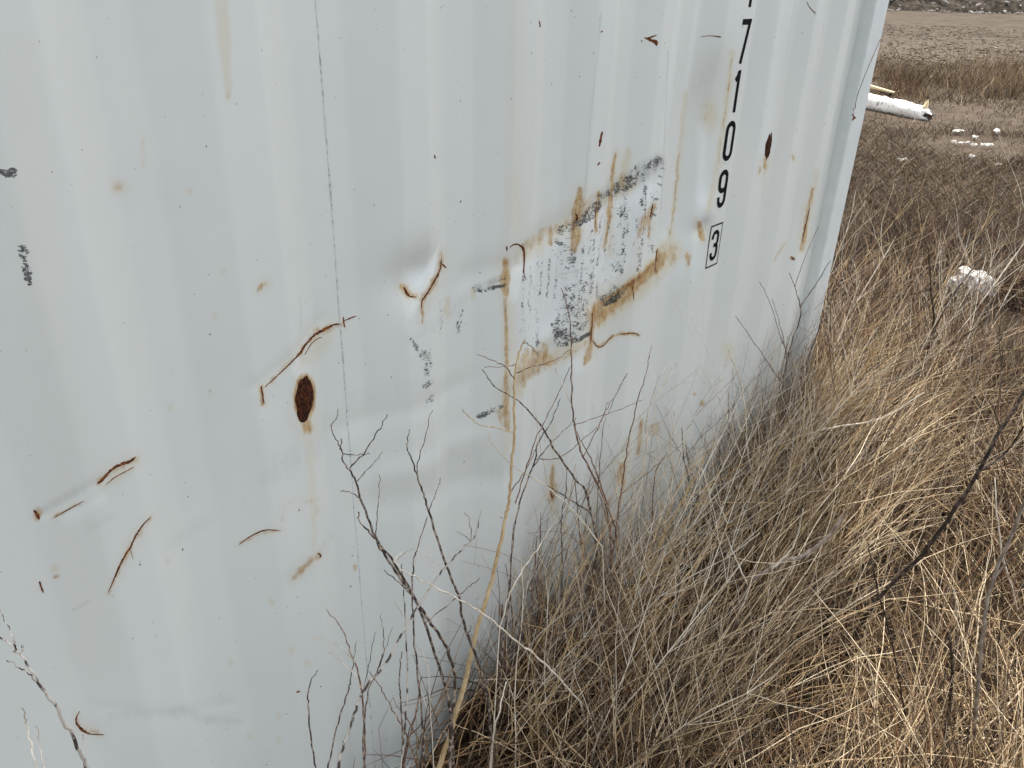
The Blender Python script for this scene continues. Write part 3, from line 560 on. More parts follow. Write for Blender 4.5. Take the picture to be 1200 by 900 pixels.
# ================================================================== GROUND
def gz(x, y):
    r = np.hypot(x, y+1.05)
    m = .15*np.exp(-((y+.10)/.42)**2)*smooth(.5, 1.25, x)*(1-smooth(3.3, 5.5, x))
    hole = np.exp(-((x-1.88)/.42)**2-((y+.05)/.25)**2)
    return m*(1-.9*hole)-.03*hole+.05*fbm(x*1.3+5, y*1.3, 3)+.14*fbm(x*.22, y*.22+3, 3)*smooth(3, 9, r)+.5*fbm(x*.03, y*.03+9, 2)*smooth(60, 160, r)
g = np.sinh(np.linspace(-1, 1, 321)*7.2)/np.sinh(7.2)*900
gx, gy = np.meshgrid(g+1.8, g-.6); GXf, GYf = gx.ravel(), gy.ravel()
n = 321; i = np.arange(n-1)[:, None]*n; j = np.arange(n-1)[None, :]
Qg = np.stack([i+j, i+j+1, i+n+j+1, i+n+j], -1).reshape(-1, 4)
mg = M('dry_field_soil', .95, .1)
FQ = (sin(HEAD), cos(HEAD))                              # the dirt track crosses the field square to this direction
dt = mg.n('ShaderNodeVectorMath', operation='DOT_PRODUCT'); mg.t.links.new(mg.P, dt.inputs[0]); dt.inputs[1].default_value = (FQ[0], FQ[1], 0)
dist = mg.math('ADD', dt.outputs['Value'], mg.math('MULTIPLY', mg.math('SUBTRACT', mg.noise(.12, 3), .5), 5))
soil = mg.mix(mg.step(mg.noise(9, 6, .7), .35, .7), (.016, .011, .007), (.055, .037, .022))
soil = mg.mix(mg.math('MULTIPLY', mg.step(mg.noise(60, 4, .7), .5, .7), .6), soil, (.13, .085, .045))
field = mg.mix(mg.step(mg.noise(1.4, 7, .72), .35, .68), (.052, .037, .025), (.104, .077, .053))
field = mg.mix(mg.math('MULTIPLY', mg.step(mg.noise(13, 5, .75), .52, .72), .7), field, (.17, .135, .095))
track = mg.mix(mg.step(mg.math('ADD', mg.math('MULTIPLY', mg.noise(.5, 7, .75), .6), mg.math('MULTIPLY', mg.noise(2.6, 5, .75), .4)), .40, .60), (.034, .025, .016), (.105, .080, .055))
c = mg.mix(mg.step(dist, 3.0, 6.0), soil, field)
tk = mg.math('MULTIPLY', mg.step(dist, 19, 25), mg.step(mg.noise(.45, 5, .65), .36, .58)); c = mg.mix(tk, c, track)
c = mg.mix(mg.math('MULTIPLY', mg.math('MULTIPLY', mg.step(dist, 22, 26), mg.step(dist, 36, 29)), .5), c, (.112, .090, .067))
mg.col(c); mg.bump(mg.math('ADD', mg.noise(30, 6, .7), mg.math('MULTIPLY', mg.noise(4, 4), 2)), .02, .7)
ground = link('ground', np_mesh('ground', np.c_[GXf, GYf, gz(GXf, GYf)], Qg), mg.m); ground['kind'] = 'structure'

# ================================================================== DRY VEGETATION
mgr = M('dry_straw', .75, .25)
mgr.col(mgr.mix(mgr.math('MULTIPLY', mgr.step(mgr.noise(70, 3), .42, .7), .35), mgr.attr('tint', 'Color'), (.12, .085, .055)))
MG = mgr.m
PAL = np.array([1.0, .95, .86])*np.array([(.205, .142, .080), (.31, .225, .130), (.135, .090, .050), (.085, .055, .032), (.47, .37, .245), (.68, .58, .44), (.080, .057, .041), (.034, .024, .018), (.150, .075, .035), (.18, .14, .105)])
def tints(n, p): return PAL[RNG.choice(len(PAL), n, p=np.array(p)/np.sum(p))]*(1+.55*(RNG.random((n, 1))-.5))
def blades(roots, L, az, e0, e1, wd, tint, segs=5, sides=3, curl=.5, kink=.12, floor=.004):
    n = len(roots); S = np.linspace(0, 1, segs+1); P = np.zeros((n, segs+1, 3)); P[:, 0] = roots; az = az.copy(); cu = (RNG.random(n)-.5)*2*curl
    for k in range(segs):
        s = (k+.5)/segs; e = e0+(e1-e0)*s+(RNG.random(n)-.5)*kink; a = az+cu*s+(RNG.random(n)-.5)*kink
        P[:, k+1] = P[:, k]+(L/segs)[:, None]*np.c_[np.cos(e)*np.cos(a), np.cos(e)*np.sin(a), np.sin(e)]
        zz = gz(P[:, k+1, 0], P[:, k+1, 1])+floor; P[:, k+1, 2] = np.maximum(P[:, k+1, 2], zz)
    inx = (P[:, :, 0] < 3.04) & (P[:, :, 0] > XL-.1); lim = -.018-.03*RNG.random((n, 1)); P[:, :, 1] = np.where(inx, np.minimum(P[:, :, 1], lim), P[:, :, 1])
    T = np.gradient(P, axis=1); T /= np.linalg.norm(T, axis=2)[..., None]+1e-9
    ref = RNG.normal(size=(n, 1, 3)); A = np.cross(T, ref); A /= np.linalg.norm(A, axis=2)[..., None]+1e-9; B = np.cross(T, A)
    R = (wd/2)[:, None]*(1-.72*S**1.5)[None, :]
    if sides == 2: V = np.stack([P+A*R[..., None], P-A*R[..., None]], 2)
    else:
        V = np.stack([P+R[..., None]*(cos(q)*A+sin(q)*B) for q in (0, 2*pi/3, 4*pi/3)], 2)
    m = V.shape[2]; V = V.reshape(-1, 3)
    b0 = (np.arange(n)*(segs+1)*m)[:, None, None]; kk = (np.arange(segs)*m)[None, :, None]
    jj = np.arange(1 if m == 2 else m)[None, None, :]; j2 = (jj+1) % m
    Q = np.stack([b0+kk+jj, b0+kk+j2, b0+kk+m+j2, b0+kk+m+jj], -1).reshape(-1, 4)
    return V, Q, np.repeat(tint, (segs+1)*m, axis=0)
def stuff(name, parts, label, cat):
    off = 0; Vs, Qs, Cs = [], [], []
    for V, Q, c in parts: Vs.append(V); Qs.append(Q+off); Cs.append(c); off += len(V)
    me = np_mesh(name, np.concatenate(Vs), np.concatenate(Qs)); attr_c(me, 'tint', np.concatenate(Cs))
    return tag(link(name, me, MG), label, cat, kind='stuff')
def rooted(x, y): return np.c_[x, y, gz(x, y)-.004]
def visible(x, y, z, mg_=60):
    px, py = proj(np.c_[x, y, z]); return (px > -mg_) & (px < 1200+mg_) & (py < 900+mg_*2.5) & (py > -mg_)
def scatter(n, x0, x1, y0, y1, cond=None, bias=1.0):
    out = np.zeros((0, 2))
    while len(out) < n:
        q = np.c_[x0+(x1-x0)*RNG.random(n*2)**bias, y0+(y1-y0)*RNG.random(n*2)]
        k = visible(q[:, 0], q[:, 1], np.full(len(q), .12), 110)
        inside = (q[:, 0] < 3.06) & (q[:, 1] > -.02); k &= ~inside
        if cond is not None: k &= cond(q[:, 0], q[:, 1])
        out = np.r_[out, q[k]]
    return out[:n, 0], out[:n, 1]
U = RNG.random
clump = lambda x, y: smooth(-.10, .14, fbm(x*2.2+3, y*2.2+8, 3))
dw = lambda x, y: np.clip(np.hypot(x, y+1.05)/2.3, 1, 2.2)
LUMP = at_z(np.array([1133.]), np.array([357.]), .05)[0]; CHIPS = at_z(np.array([1141., 1160., 1120.]), np.array([172., 165., 166.]), .03)
def clear_of(x, y):                                      # trodden bare around the lump and the chips
    k = np.hypot(x-LUMP[0]+.45, y-LUMP[1]+.38) > .70
    for c_ in CHIPS: k &= (np.hypot(x-c_[0]+.2, y-c_[1]+.15) > .75) | (U(len(x)) < .35)
    return k
dw = lambda x, y: np.clip(np.hypot(x, y+1.05)/2.3, 1, 2.2)
def clear_hole(x, y): return (np.hypot((x-1.76)/.50, (y+.10)/.25) > 1) | (U(len(x)) < .05)
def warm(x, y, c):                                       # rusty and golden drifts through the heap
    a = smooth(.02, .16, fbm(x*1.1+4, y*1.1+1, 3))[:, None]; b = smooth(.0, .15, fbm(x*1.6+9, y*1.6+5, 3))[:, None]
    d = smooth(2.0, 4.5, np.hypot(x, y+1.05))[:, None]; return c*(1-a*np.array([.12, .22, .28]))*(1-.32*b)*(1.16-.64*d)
parts = []
# litter flat on the soil
x, y = scatter(8000, .55, 7.5, -3.2, 1.2, lambda x, y: clear_hole(x, y) & clear_of(x, y), bias=1.5); n = len(x)
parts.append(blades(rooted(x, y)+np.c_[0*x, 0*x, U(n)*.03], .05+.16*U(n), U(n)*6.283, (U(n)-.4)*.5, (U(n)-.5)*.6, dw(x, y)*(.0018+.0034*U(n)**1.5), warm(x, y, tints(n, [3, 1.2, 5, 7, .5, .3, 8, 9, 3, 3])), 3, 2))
# matted lying strands, combed along the container
def dens(x, y): return (U(len(x)) < .10+.90*clump(x, y)*(.35+.65*smooth(-.12, .08, fbm(x*6+2, y*6+4, 2)))) & clear_hole(x, y) & clear_of(x, y)
x, y = scatter(11000, .70, 6.5, -2.8, .9, dens, bias=1.45); n = len(x)
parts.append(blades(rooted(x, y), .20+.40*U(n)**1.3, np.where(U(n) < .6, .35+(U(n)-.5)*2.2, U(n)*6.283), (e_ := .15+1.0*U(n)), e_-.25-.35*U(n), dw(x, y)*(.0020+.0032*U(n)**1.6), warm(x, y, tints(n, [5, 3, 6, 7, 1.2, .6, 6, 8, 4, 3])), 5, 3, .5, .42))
# long bright strands swept over the top
x, y = scatter(3900, .80, 5.8, -2.3, .5, dens, bias=1.35); n = len(x)
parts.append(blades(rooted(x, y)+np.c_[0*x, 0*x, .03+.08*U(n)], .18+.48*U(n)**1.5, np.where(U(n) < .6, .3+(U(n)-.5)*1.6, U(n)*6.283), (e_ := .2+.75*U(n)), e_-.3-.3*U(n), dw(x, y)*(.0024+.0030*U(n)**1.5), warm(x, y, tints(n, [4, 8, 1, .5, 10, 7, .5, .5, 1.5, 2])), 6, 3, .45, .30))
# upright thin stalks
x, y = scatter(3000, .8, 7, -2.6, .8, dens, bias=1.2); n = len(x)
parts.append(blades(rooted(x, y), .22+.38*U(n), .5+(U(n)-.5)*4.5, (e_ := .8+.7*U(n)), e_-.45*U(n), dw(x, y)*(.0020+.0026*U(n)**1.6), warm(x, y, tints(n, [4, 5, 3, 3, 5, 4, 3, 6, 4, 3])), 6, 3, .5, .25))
stuff('dry_grass', parts, 'tangled straw coloured dead grass heaped along the foot of the container', 'grass')
# tall loose tuft band hugging the wall
parts = []
def nearwall(x, y): return (U(len(x)) < np.exp(y*2.6)) & clear_hole(x, y)
x, y = scatter(1000, 1.0, 3.6, -.9, -.03, nearwall, bias=.8); n = len(x)
parts.append(blades(rooted(x, y), .25+.55*U(n)**1.5, .2+(U(n)-.5)*2.6, (e_ := .55+.95*U(n)), e_-.6*U(n), .0018+.0020*U(n)**1.5, tints(n, [5, 7, 3, 3, 8, 6, 2, 3, 4, 2]), 7, 3, .7, .35))
# combed strands lying along the wall foot, pointing away to the far corner
x, y = scatter(700, 1.0, 3.0, -.55, -.04, clear_hole, bias=.9); n = len(x)
parts.append(blades(rooted(x, y)+np.c_[0*x, 0*x, .04+.1*U(n)], .4+.5*U(n), (U(n)-.5)*.7, .35+.5*U(n), -.2*U(n), .0026+.0026*U(n)**1.5, tints(n, [4, 7, 1, 1, 9, 7, .5, .5, 2, 1]), 6, 3, .5, .2))
stuff('tall_dry_grass', parts, 'loose upright dead grass stalks leaning against the container side', 'grass')
# field beyond: short matted growth
parts = []
def ring(n, d0, d1, p=1.0):
    px = 985+(1420-985)*U(n); d = d0*(d1/d0)**(U(n)**p); py = np.zeros(n)
    a = HEAD+np.arctan((px-600)/1055*1.0); x = CAM[0]+np.sin(a)*d/np.cos(a-HEAD); y = CAM[1]+np.cos(a)*d/np.cos(a-HEAD); return x, y
x, y = ring(26000, 4.6, 12); k = clear_of(x, y); x, y = x[k], y[k]; n = len(x)
parts.append(blades(rooted(x, y), .08+.22*U(n), U(n)*6.283, .6+.8*U(n), -.1+.8*U(n), .0028+.0035*U(n), tints(n, [3, 1.5, 5, 6, .5, .3, 7, 4, 1, 4])*.8, 3, 2, .8, .3))
x, y = ring(24000, 9, 24); n = len(x); k = (U(n) < .25+.75*smooth(-.05, .1, fbm(x*.35, y*.35+2, 3))) & clear_of(x, y); x, y = x[k], y[k]; n = len(x)
parts.append(blades(rooted(x, y), (.05+.15*U(n))*(.6+1.4*smooth(-.05, .18, fbm(x*.5, y*.5+7, 3))), U(n)*6.283, .6+.9*U(n), .2+.8*U(n), .005+.007*U(n), tints(n, [3, 1, 5, 6, .3, .1, 7, 4, 1, 3])*.72, 3, 2, .6, .3))
x, y = ring(6000, 19, 46); n = len(x)
parts.append(blades(rooted(x, y)+.01, .06+.22*U(n)**2, U(n)*6.283, U(n)*.5, -.2*U(n), .012+.03*U(n)**2, tints(n, [2, 1, 4, 5, .6, .5, 7, 6, 1, 3])*.7, 2, 2, .4, .2))
x, y = ring(5000, 15, 30, .8); n = len(x)
parts.append(blades(rooted(x, y), .06+.16*U(n)**1.5, U(n)*6.283, .7+.8*U(n), .2+.8*U(n), .008+.010*U(n), tints(n, [5, 4, 4, 4, 1, .2, 4, 2, 1, 3]), 3, 2, .6, .3))
# taller tan patches either side of the track
def patch(cx, cy, rx, ry, n, h):
    t = U(n)*6.283; r = U(n)**.6; x = cx+np.cos(t)*r*rx; y = cy+np.sin(t)*r*ry
    return blades(rooted(x, y), h*(.5+.6*U(n)), U(n)*6.283, 1.0+.5*U(n), .5+.8*U(n), .006+.008*U(n), tints(n, [6, 6, 4, 3, 2, .4, 3, 1.5, 1, 3])*1.0, 4, 2, .6, .25)
for (a, b, rx, ry, nn, h) in ((1190, 104, 2.0, 1.5, 1600, .45), (1130, 98, 1.2, 1.2, 350, .26), (1055, 90, 1.4, 1.2, 700, .32), (1035, 112, .9, .9, 400, .3), (1215, 85, 3, 2, 1100, .42)):
    p = at_z(np.array([a]), np.array([b]), 0)[0]; parts.append(patch(p[0], p[1], rx, ry, nn, h))
stuff('field_grass', parts, 'short brown matted grass and taller tan tufts across the open field', 'grass')
p = at_z(np.array([1058.]), np.array([108.]), 0)[0]
V, Q, c = blades(rooted(p[0]+RNG.normal(size=130)*.15, p[1]+RNG.normal(size=130)*.13), .18+.2*U(130), U(130)*6.28, 1.2+.3*U(130), .9+.5*U(130), .008+.01*U(130), np.tile(np.array([(.13, .055, .026)]), (130, 1))*(1+.9*(U((130, 1))-.5)), 4, 2)
me = np_mesh('dock_weed', V, Q); attr_c(me, 'tint', c)
dk = tag(empty('dock_weed', (float(p[0]), float(p[1]), 0.0)), 'rust red clump of dead weed stalks behind the birch log', 'weed'); link('stalks', me, MG, dk)['kind'] = 'stuff'

# ---- hero weeds: traced stems, each plant its own thing
def bark(name, a, b, sc, lo, hi):
    m = M(name, .8, .2); m.col(m.mix(m.step(m.noise(sc, 4, .6, st=(1, 1, .5)), lo, hi), a, b)); return m.m
TW = {'bush': bark('twig_bush', (.028, .020, .015), (.12, .088, .066), 100, .45, .68),
      'dark': bark('twig_dark', (.045, .032, .025), (.36, .285, .22), 130, .46, .60), 'spot': bark('twig_spotted', (.07, .055, .045), (.52, .47, .40), 85, .44, .53),
      'straw': bark('twig_straw', (.40, .27, .13), (.56, .42, .24), 60, .35, .65), 'pale': bark('twig_pale', (.50, .42, .30), (.68, .61, .50), 60, .35, .6),
      'red': bark('twig_redbrown', (.12, .062, .038), (.38, .25, .16), 110, .45, .65), 'grey': bark('twig_grey', (.17, .135, .105), (.34, .285, .23), 60, .4, .65)}
def trace_ground(pts, w, seed=0, root=True, foot=None):
    """stem whose foot is on the ground at the last survey point; it stands in a vertical plane across the view"""
    q = catmull(np.array([p[:2] for p in pts], float), 6); n = len(q); rg = np.random.default_rng(seed)
    if foot is None: foot = at_z(q[-1:, 0], q[-1:, 1], .02)[0]
    nrm = np.array([FQ[0], FQ[1], 0.0]); s = np.linspace(0, 1, n); d = rays(q[:, 0], q[:, 1]); ph = rg.random()*6
    k = (foot-CAM)@nrm+(.05*np.sin(s*4+ph)+.06*(rg.random()-.5))*(1-s); P = CAM+d*(k/(d@nrm))[:, None]
    W = np.interp(s, np.linspace(0, 1, len(w)), w)*((P-CAM)@_f)/F*.38; P = P+(rg.random(P.shape)-.5)*.003
    return P, W
def trace(pts, off, w, wob=.03, seed=0, root=True):
    """photo path (tip first, base last) standing `off` m in front of the wall plane"""
    q = catmull(np.array([p[:2] for p in pts], float), 6); n = len(q); rg = np.random.default_rng(seed)
    ph = rg.random()*6; s = np.linspace(0, 1, n); o = off+wob*np.sin(s*5+ph)*(1-s*.6)+wob*1.2*(1-s)*(rg.random()-.3)
    o = np.maximum(o, .03); P = np.array([at_y(np.array([a]), np.array([b]), -c_)[0] for (a, b), c_ in zip(q, o)])
    dep = (P-CAM)@_f; W = np.interp(s, np.linspace(0, 1, len(w)), w)*dep/F*.38
    P = P+(rg.random(P.shape)-.5)*.003
    if root:
        e = P[-1]; g0 = gz(e[0], e[1])
        if e[2] > g0+.01:
            d = P[-1]-P[-4]; d[2] = min(d[2], -.02); k = (e[2]-g0)/max(-d[2], .02); tip = e+np.array([d[0]*min(k, 3)*.5, d[1]*min(k, 3)*.3, -(e[2]-g0)-.01])
            tip[1] = min(tip[1], -.03); P = np.r_[P, [(e*2+tip)/3, (e+2*tip)/3, tip]]; W = np.r_[W, [W[-1]]*3]
    return P, W
def weed(label, mat, off, stems, name='dry_weed', cat='dead weed', group='dead weed stalks beside the container', seed=0):
    """stems: list of (pts, (w_tip .. w_base), kind) ; kind 's' rooted stem, 'b' branch"""
    foot = at_z(np.array([stems[0][0][-1][0]], float), np.array([stems[0][0][-1][1]], float), .02)[0] if off is None else None
    data = [(trace(p, off, wv, seed=seed*13+k, root=(kd == 's')) if off is not None else trace_ground(p, wv, seed*13+k, foot=foot)) + (kd, m_) for k, (p, wv, kd, m_) in enumerate([(t+(mat,))[:4] for t in stems])]
    base = data[0][0][-1]
    root = tag(empty(name, (float(base[0]), float(base[1]), float(base[2]))), label, cat, group)
    for P, W, kd, m_ in data:
        if kd == 'b':                                    # seat the branch on its nearest stem
            S = np.concatenate([d[0] for d in data if d[2] == 's']); k = np.argmin(np.linalg.norm(S-P[-1], axis=1))
            if np.linalg.norm(S[k]-P[-1]) < .12: P += (S[k]-P[-1])[None, :]*np.linspace(0, 1, len(P))[:, None]
        V, Q = tube(P, W, 6); link('stem' if kd == 's' else 'branch', np_mesh('stem', V, Q), TW[m_], root)
    return root
weed('spotted grey twig rising from the lower left corner of the photo', 'spot', .32, [([(-4, 745), (25, 768), (50, 805), (75, 845), (90, 875), (106, 910)], (2.5, 5, 6), 's'), ([(0, 715), (15, 740), (22, 755), (25, 768)], (1.2, 2, 3), 'b'), ([(8, 773), (20, 780), (32, 788)], (1.5, 3), 'b'), ([(28, 756), (27, 762), (24, 768)], (1, 2), 'b'), ([(97, 860), (99, 880), (103, 893)], (1, 1.6), 'b')], seed=1)
weed('pale curved grass stalk just right of the lower left corner', 'pale', .28, [([(28, 830), (31, 848), (37, 875), (43, 908)], (1.5, 3), 's')], name='dry_stalk', cat='dead stalk', seed=2)
weed('short pale stalk beside the spotted corner twig', 'pale', .25, [([(43, 850), (46, 872), (51, 897), (53, 912)], (1.2, 2.2), 's')], name='dry_stalk', cat='dead stalk', seed=3)
weed('tall dark forked weed whose thin tips reach above the low grey dent', 'dark', .22, [([(399, 514), (402, 540), (413, 556), (425, 590), (443, 637), (460, 663), (483, 697), (500, 723), (517, 747), (530, 777), (533, 807), (528, 850)], (1.6, 3.2, 4.5, 5, 5), 's'), ([(455, 485), (447, 502), (432, 530), (412, 552)], (1.2, 2.6), 'b'), ([(397, 478), (393, 495), (388, 505), (396, 525), (402, 540)], (1, 1.8), 'b'), ([(434, 532), (437, 520), (435, 508)], (1, 1.6), 'b'), ([(448, 530), (440, 550), (430, 570)], (1, 1.6), 'b'), ([(398, 575), (408, 585), (420, 600)], (1, 1.8), 'b')], seed=4)
weed('dark twin stem running beside the tall forked weed', 'dark', .20, [([(420, 600), (423, 613), (440, 632), (457, 653), (490, 710), (510, 767), (523, 810), (530, 850)], (2, 4, 4.5), 's'), ([(445, 555), (437, 580), (428, 600)], (1, 1.6), 'b'), ([(450, 668), (465, 680), (483, 697)], (1.2, 2.5), 'b'), ([(562, 678), (550, 690), (543, 700), (512, 728)], (1, 2), 'b')], seed=5)
weed('slim dark weed with side twigs left of the thick straw stem', 'dark', .18, [([(480, 503), (477, 525), (483, 540), (490, 562), (497, 580), (503, 600), (523, 663), (537, 697), (543, 730), (557, 767), (570, 810), (575, 850)], (1.2, 3, 4, 4.5), 's'), ([(506, 480), (497, 510), (490, 535), (488, 545)], (1, 1.8), 'b'), ([(517, 560), (512, 578), (505, 600)], (1, 1.6), 'b'), ([(500, 607), (490, 640), (485, 657), (483, 700), (487, 767), (493, 820)], (1.4, 2.5, 3), 's'), ([(552, 733), (545, 742), (535, 745)], (1, 2), 'b')], seed=6)
weed('slanting brown stem crossing behind the dark forked weed', 'grey', .24, [([(563, 598), (557, 627), (540, 645), (523, 663), (510, 680), (480, 727), (450, 780), (427, 807), (412, 845), (398, 890), (394, 912)], (1.5, 3.5, 5), 's', 'spot'), ([(535, 622), (548, 624), (558, 626)], (.8, 1.4), 'b'), ([(545, 600), (556, 606), (560, 612)], (1, 1.5), 'b')], seed=7)
weed('thick straw coloured stem standing in front of the rust run', 'straw', .16, [([(615, 398), (610, 410), (604, 433), (602, 467), (603, 507), (600, 540), (597, 583), (593, 605), (583, 650), (573, 693), (563, 723), (553, 763), (543, 807), (533, 840), (524, 872), (512, 905)], (2, 3.5, 4.5, 6.5, 8, 9), 's'), ([(560, 415), (580, 425), (592, 432), (601, 447)], (1, 2), 'b', 'red'), ([(633, 418), (622, 405), (615, 404)], (1, 1.6), 'b', 'red'), ([(668, 410), (648, 424), (620, 432), (603, 441)], (1, 2), 'b', 'red'), ([(568, 430), (590, 430), (597, 428)], (.8, 1.4), 'b', 'red'), ([(541, 480), (560, 497), (580, 501), (601, 507)], (1.2, 1.8), 'b', 'straw'), ([(630, 520), (620, 540), (603, 560)], (1, 1.8), 'b', 'red')], seed=8)
weed('long pale runner stem dipping diagonally down to the right', 'pale', .3, [([(470, 648), (463, 660), (493, 680), (540, 703), (567, 720), (600, 747), (630, 770), (653, 793), (680, 822)], (1.4, 2.6, 3.4), 's'), ([(515, 663), (500, 650), (490, 641), (478, 645), (470, 655)], (.8, 1.4), 'b')], name='dry_stalk', cat='dead stalk', seed=9)
weed('arching grey stem that bends from the scraped patch into the grass', 'grey', .14, [([(565, 433), (580, 453), (607, 470), (633, 497), (650, 527), (673, 560), (686, 575), (692, 600), (697, 620), (699, 647), (695, 677), (690, 720)], (1.2, 3, 3.8, 4), 's', 'dark'), ([(640, 569), (652, 580), (671, 596), (692, 612)], (1.4, 3), 'b', 'dark')], seed=10)
weed('straight pale brown stalk crossing the black scuffs', 'red', .15, [([(658, 338), (666, 366), (669, 396), (670, 430), (670, 470), (674, 502), (680, 527), (693, 553), (707, 583), (714, 615), (716, 680)], (1.4, 2.6, 3), 's'), ([(713, 470), (705, 495), (690, 525)], (1, 1.6), 'b'), ([(650, 432), (655, 448), (662, 470), (668, 490)], (1, 1.6), 'b', 'pale'), ([(668, 430), (650, 470), (630, 510), (618, 545), (604, 590)], (1, 2.2), 'b')], seed=11)
weed('wide pale looping stalk below the straw stem', 'pale', .2, [([(573, 497), (574, 515), (580, 523), (603, 547), (640, 570), (673, 600), (705, 640)], (1, 2, 2.4), 's')], name='dry_stalk', cat='dead stalk', seed=12)
weed('thin dark stalk just right of the straw stem', 'dark', .13, [([(657, 467), (645, 495), (630, 520), (627, 540), (607, 597), (600, 643), (597, 700), (590, 750)], (1.2, 2.4, 3), 's'), ([(675, 490), (660, 505), (640, 525), (626, 545)], (1, 1.8), 'b'), ([(700, 500), (680, 520), (655, 540), (628, 543)], (1, 1.6), 'b', 'red')], seed=13)
weed('cream stalk with a bent tip reaching up below the serial number', 'pale', .10, [([(795, 424), (780, 448), (762, 473), (757, 500), (758, 517), (752, 560), (742, 600), (735, 640)], (1.2, 2.4, 2.6), 's'), ([(787, 424), (770, 440), (757, 470)], (.8, 1.6), 'b'), ([(800, 470), (780, 490), (758, 520)], (.8, 1.4), 'b')], name='dry_stalk', cat='dead stalk', seed=14)
weed('fine red brown weed branching in front of the low ochre stains', 'red', .12, [([(763, 405), (757, 440), (747, 470), (738, 510), (730, 560), (722, 620), (715, 670)], (.8, 2, 2.6), 's'), ([(735, 438), (722, 462), (708, 485), (700, 505)], (.8, 1.2), 'b'), ([(800, 520), (770, 545), (733, 575)], (.8, 1.4), 'b'), ([(690, 545), (700, 580), (716, 640)], (.8, 1.6), 'b')], seed=15)
weed('forked twig cluster in front of the wall near the right edge', 'dark', .08, [([(925, 320), (934, 345), (938, 370), (925, 410), (918, 450), (915, 500)], (1, 2, 2.6), 's'), ([(973, 305), (952, 335), (938, 350)], (1, 2), 'b'), ([(905, 350), (915, 385), (922, 420)], (.8, 1.4), 'b'), ([(862, 370), (880, 400), (905, 440), (918, 460)], (.8, 1.6), 'b'), ([(960, 265), (945, 300), (936, 330)], (.6, 1.2), 'b'), ([(890, 330), (898, 360), (902, 395), (910, 430)], (.7, 1.3), 'b')], seed=16)
weed('long dark stem rising beside the corner post', 'dark', .1, [([(1007, 292), (985, 330), (965, 372), (945, 425), (925, 475), (910, 520)], (1.2, 2.4, 3), 's'), ([(1010, 330), (990, 350), (965, 380)], (.8, 1.4), 'b')], seed=17)
weed('broad white arc of dead stalk lying across the grass mass', 'pale', None, [([(1083, 460), (1033, 490), (967, 503), (913, 520), (867, 547), (800, 582), (760, 610)], (2, 3.4, 3.4), 's')], name='dry_stalk', cat='dead stalk', seed=18)
weed('small cream arch of stalk above the white arc', 'straw', None, [([(1037, 470), (1020, 453), (987, 443), (940, 447), (910, 467), (885, 500)], (1.2, 2, 2.2), 's')], name='dry_stalk', cat='dead stalk', seed=19)
weed('upright bone coloured stalk in front of the grass edge', 'pale', None, [([(853, 410), (865, 440), (872, 473), (877, 533), (887, 590), (892, 640)], (1.4, 2.6, 3), 's')], name='dry_stalk', cat='dead stalk', seed=20)
weed('gnarled grey branch bending down in the middle of the grass', 'grey', None, [([(992, 600), (974, 625), (957, 640), (938, 653), (920, 657), (900, 668), (880, 683), (867, 717), (857, 750), (850, 810)], (4.5, 7, 6.5, 6), 's'), ([(941, 596), (935, 620), (927, 640), (912, 655), (900, 664)], (2, 4), 'b', 'pale'), ([(850, 625), (862, 655), (874, 685)], (1.6, 2.4), 'b', 'pale')], name='dead_branch', cat='dead branch', seed=21)
weed('long thick dark branch slanting in from the right edge', 'bush', None, [([(1206, 448), (1185, 485), (1167, 513), (1147, 553), (1117, 600), (1080, 650), (1033, 697), (1003, 742), (985, 790)], (5, 6, 6.5, 6), 's'), ([(1200, 500), (1180, 530), (1150, 552)], (2, 3.5), 'b'), ([(1160, 470), (1168, 490), (1172, 505)], (1.5, 2.4), 'b')], name='dead_branch', cat='dead branch', seed=22)
weed('dark upright snag in the lower right grass', 'bush', None, [([(1111, 742), (1116, 775), (1115, 800), (1110, 850), (1096, 905)], (4.5, 5, 5), 's')], name='dead_branch', cat='dead branch', seed=23)
weed('thin dark stem running down through the lower right grass', 'bush', None, [([(1017, 637), (1022, 660), (1030, 697), (1047, 760), (1057, 817), (1073, 890)], (2, 3, 3), 's')], seed=24)
weed('white hooked stalk near the lower right edge of the photo', 'pale', None, [([(1166, 560), (1168, 600), (1177, 660), (1190, 703), (1199, 760)], (1.8, 3, 3), 's')], name='dry_stalk', cat='dead stalk', seed=25)
weed('short white stalk above the dark snag', 'pale', None, [([(1118, 690), (1121, 720), (1122, 750), (1118, 785)], (2.4, 3.4), 's')], name='dry_stalk', cat='dead stalk', seed=26)
weed('dark forked bush twig in front of the white lump', 'bush', None, [([(1088, 290), (1091, 340), (1094, 383), (1085, 415), (1072, 460), (1062, 500)], (2, 4.5, 4.5), 's'), ([(1155, 296), (1140, 315), (1127, 333), (1108, 362), (1091, 400)], (2, 3.6), 'b'), ([(1148, 380), (1128, 396), (1107, 410), (1082, 425)], (1.6, 2.6), 'b'), ([(1038, 392), (1060, 380), (1088, 345)], (1, 1.6), 'b'), ([(1010, 350), (1050, 345), (1090, 335)], (1, 1.6), 'b')], seed=27)
weed('thick grey brown branch sweeping up the right side', 'grey', None, [([(1206, 575), (1180, 640), (1160, 690), (1150, 760), (1143, 840), (1140, 905)], (5, 6, 6), 's'), ([(1200, 640), (1180, 665), (1165, 690)], (2, 3.5), 'b')], name='dead_branch', cat='dead branch', seed=28)
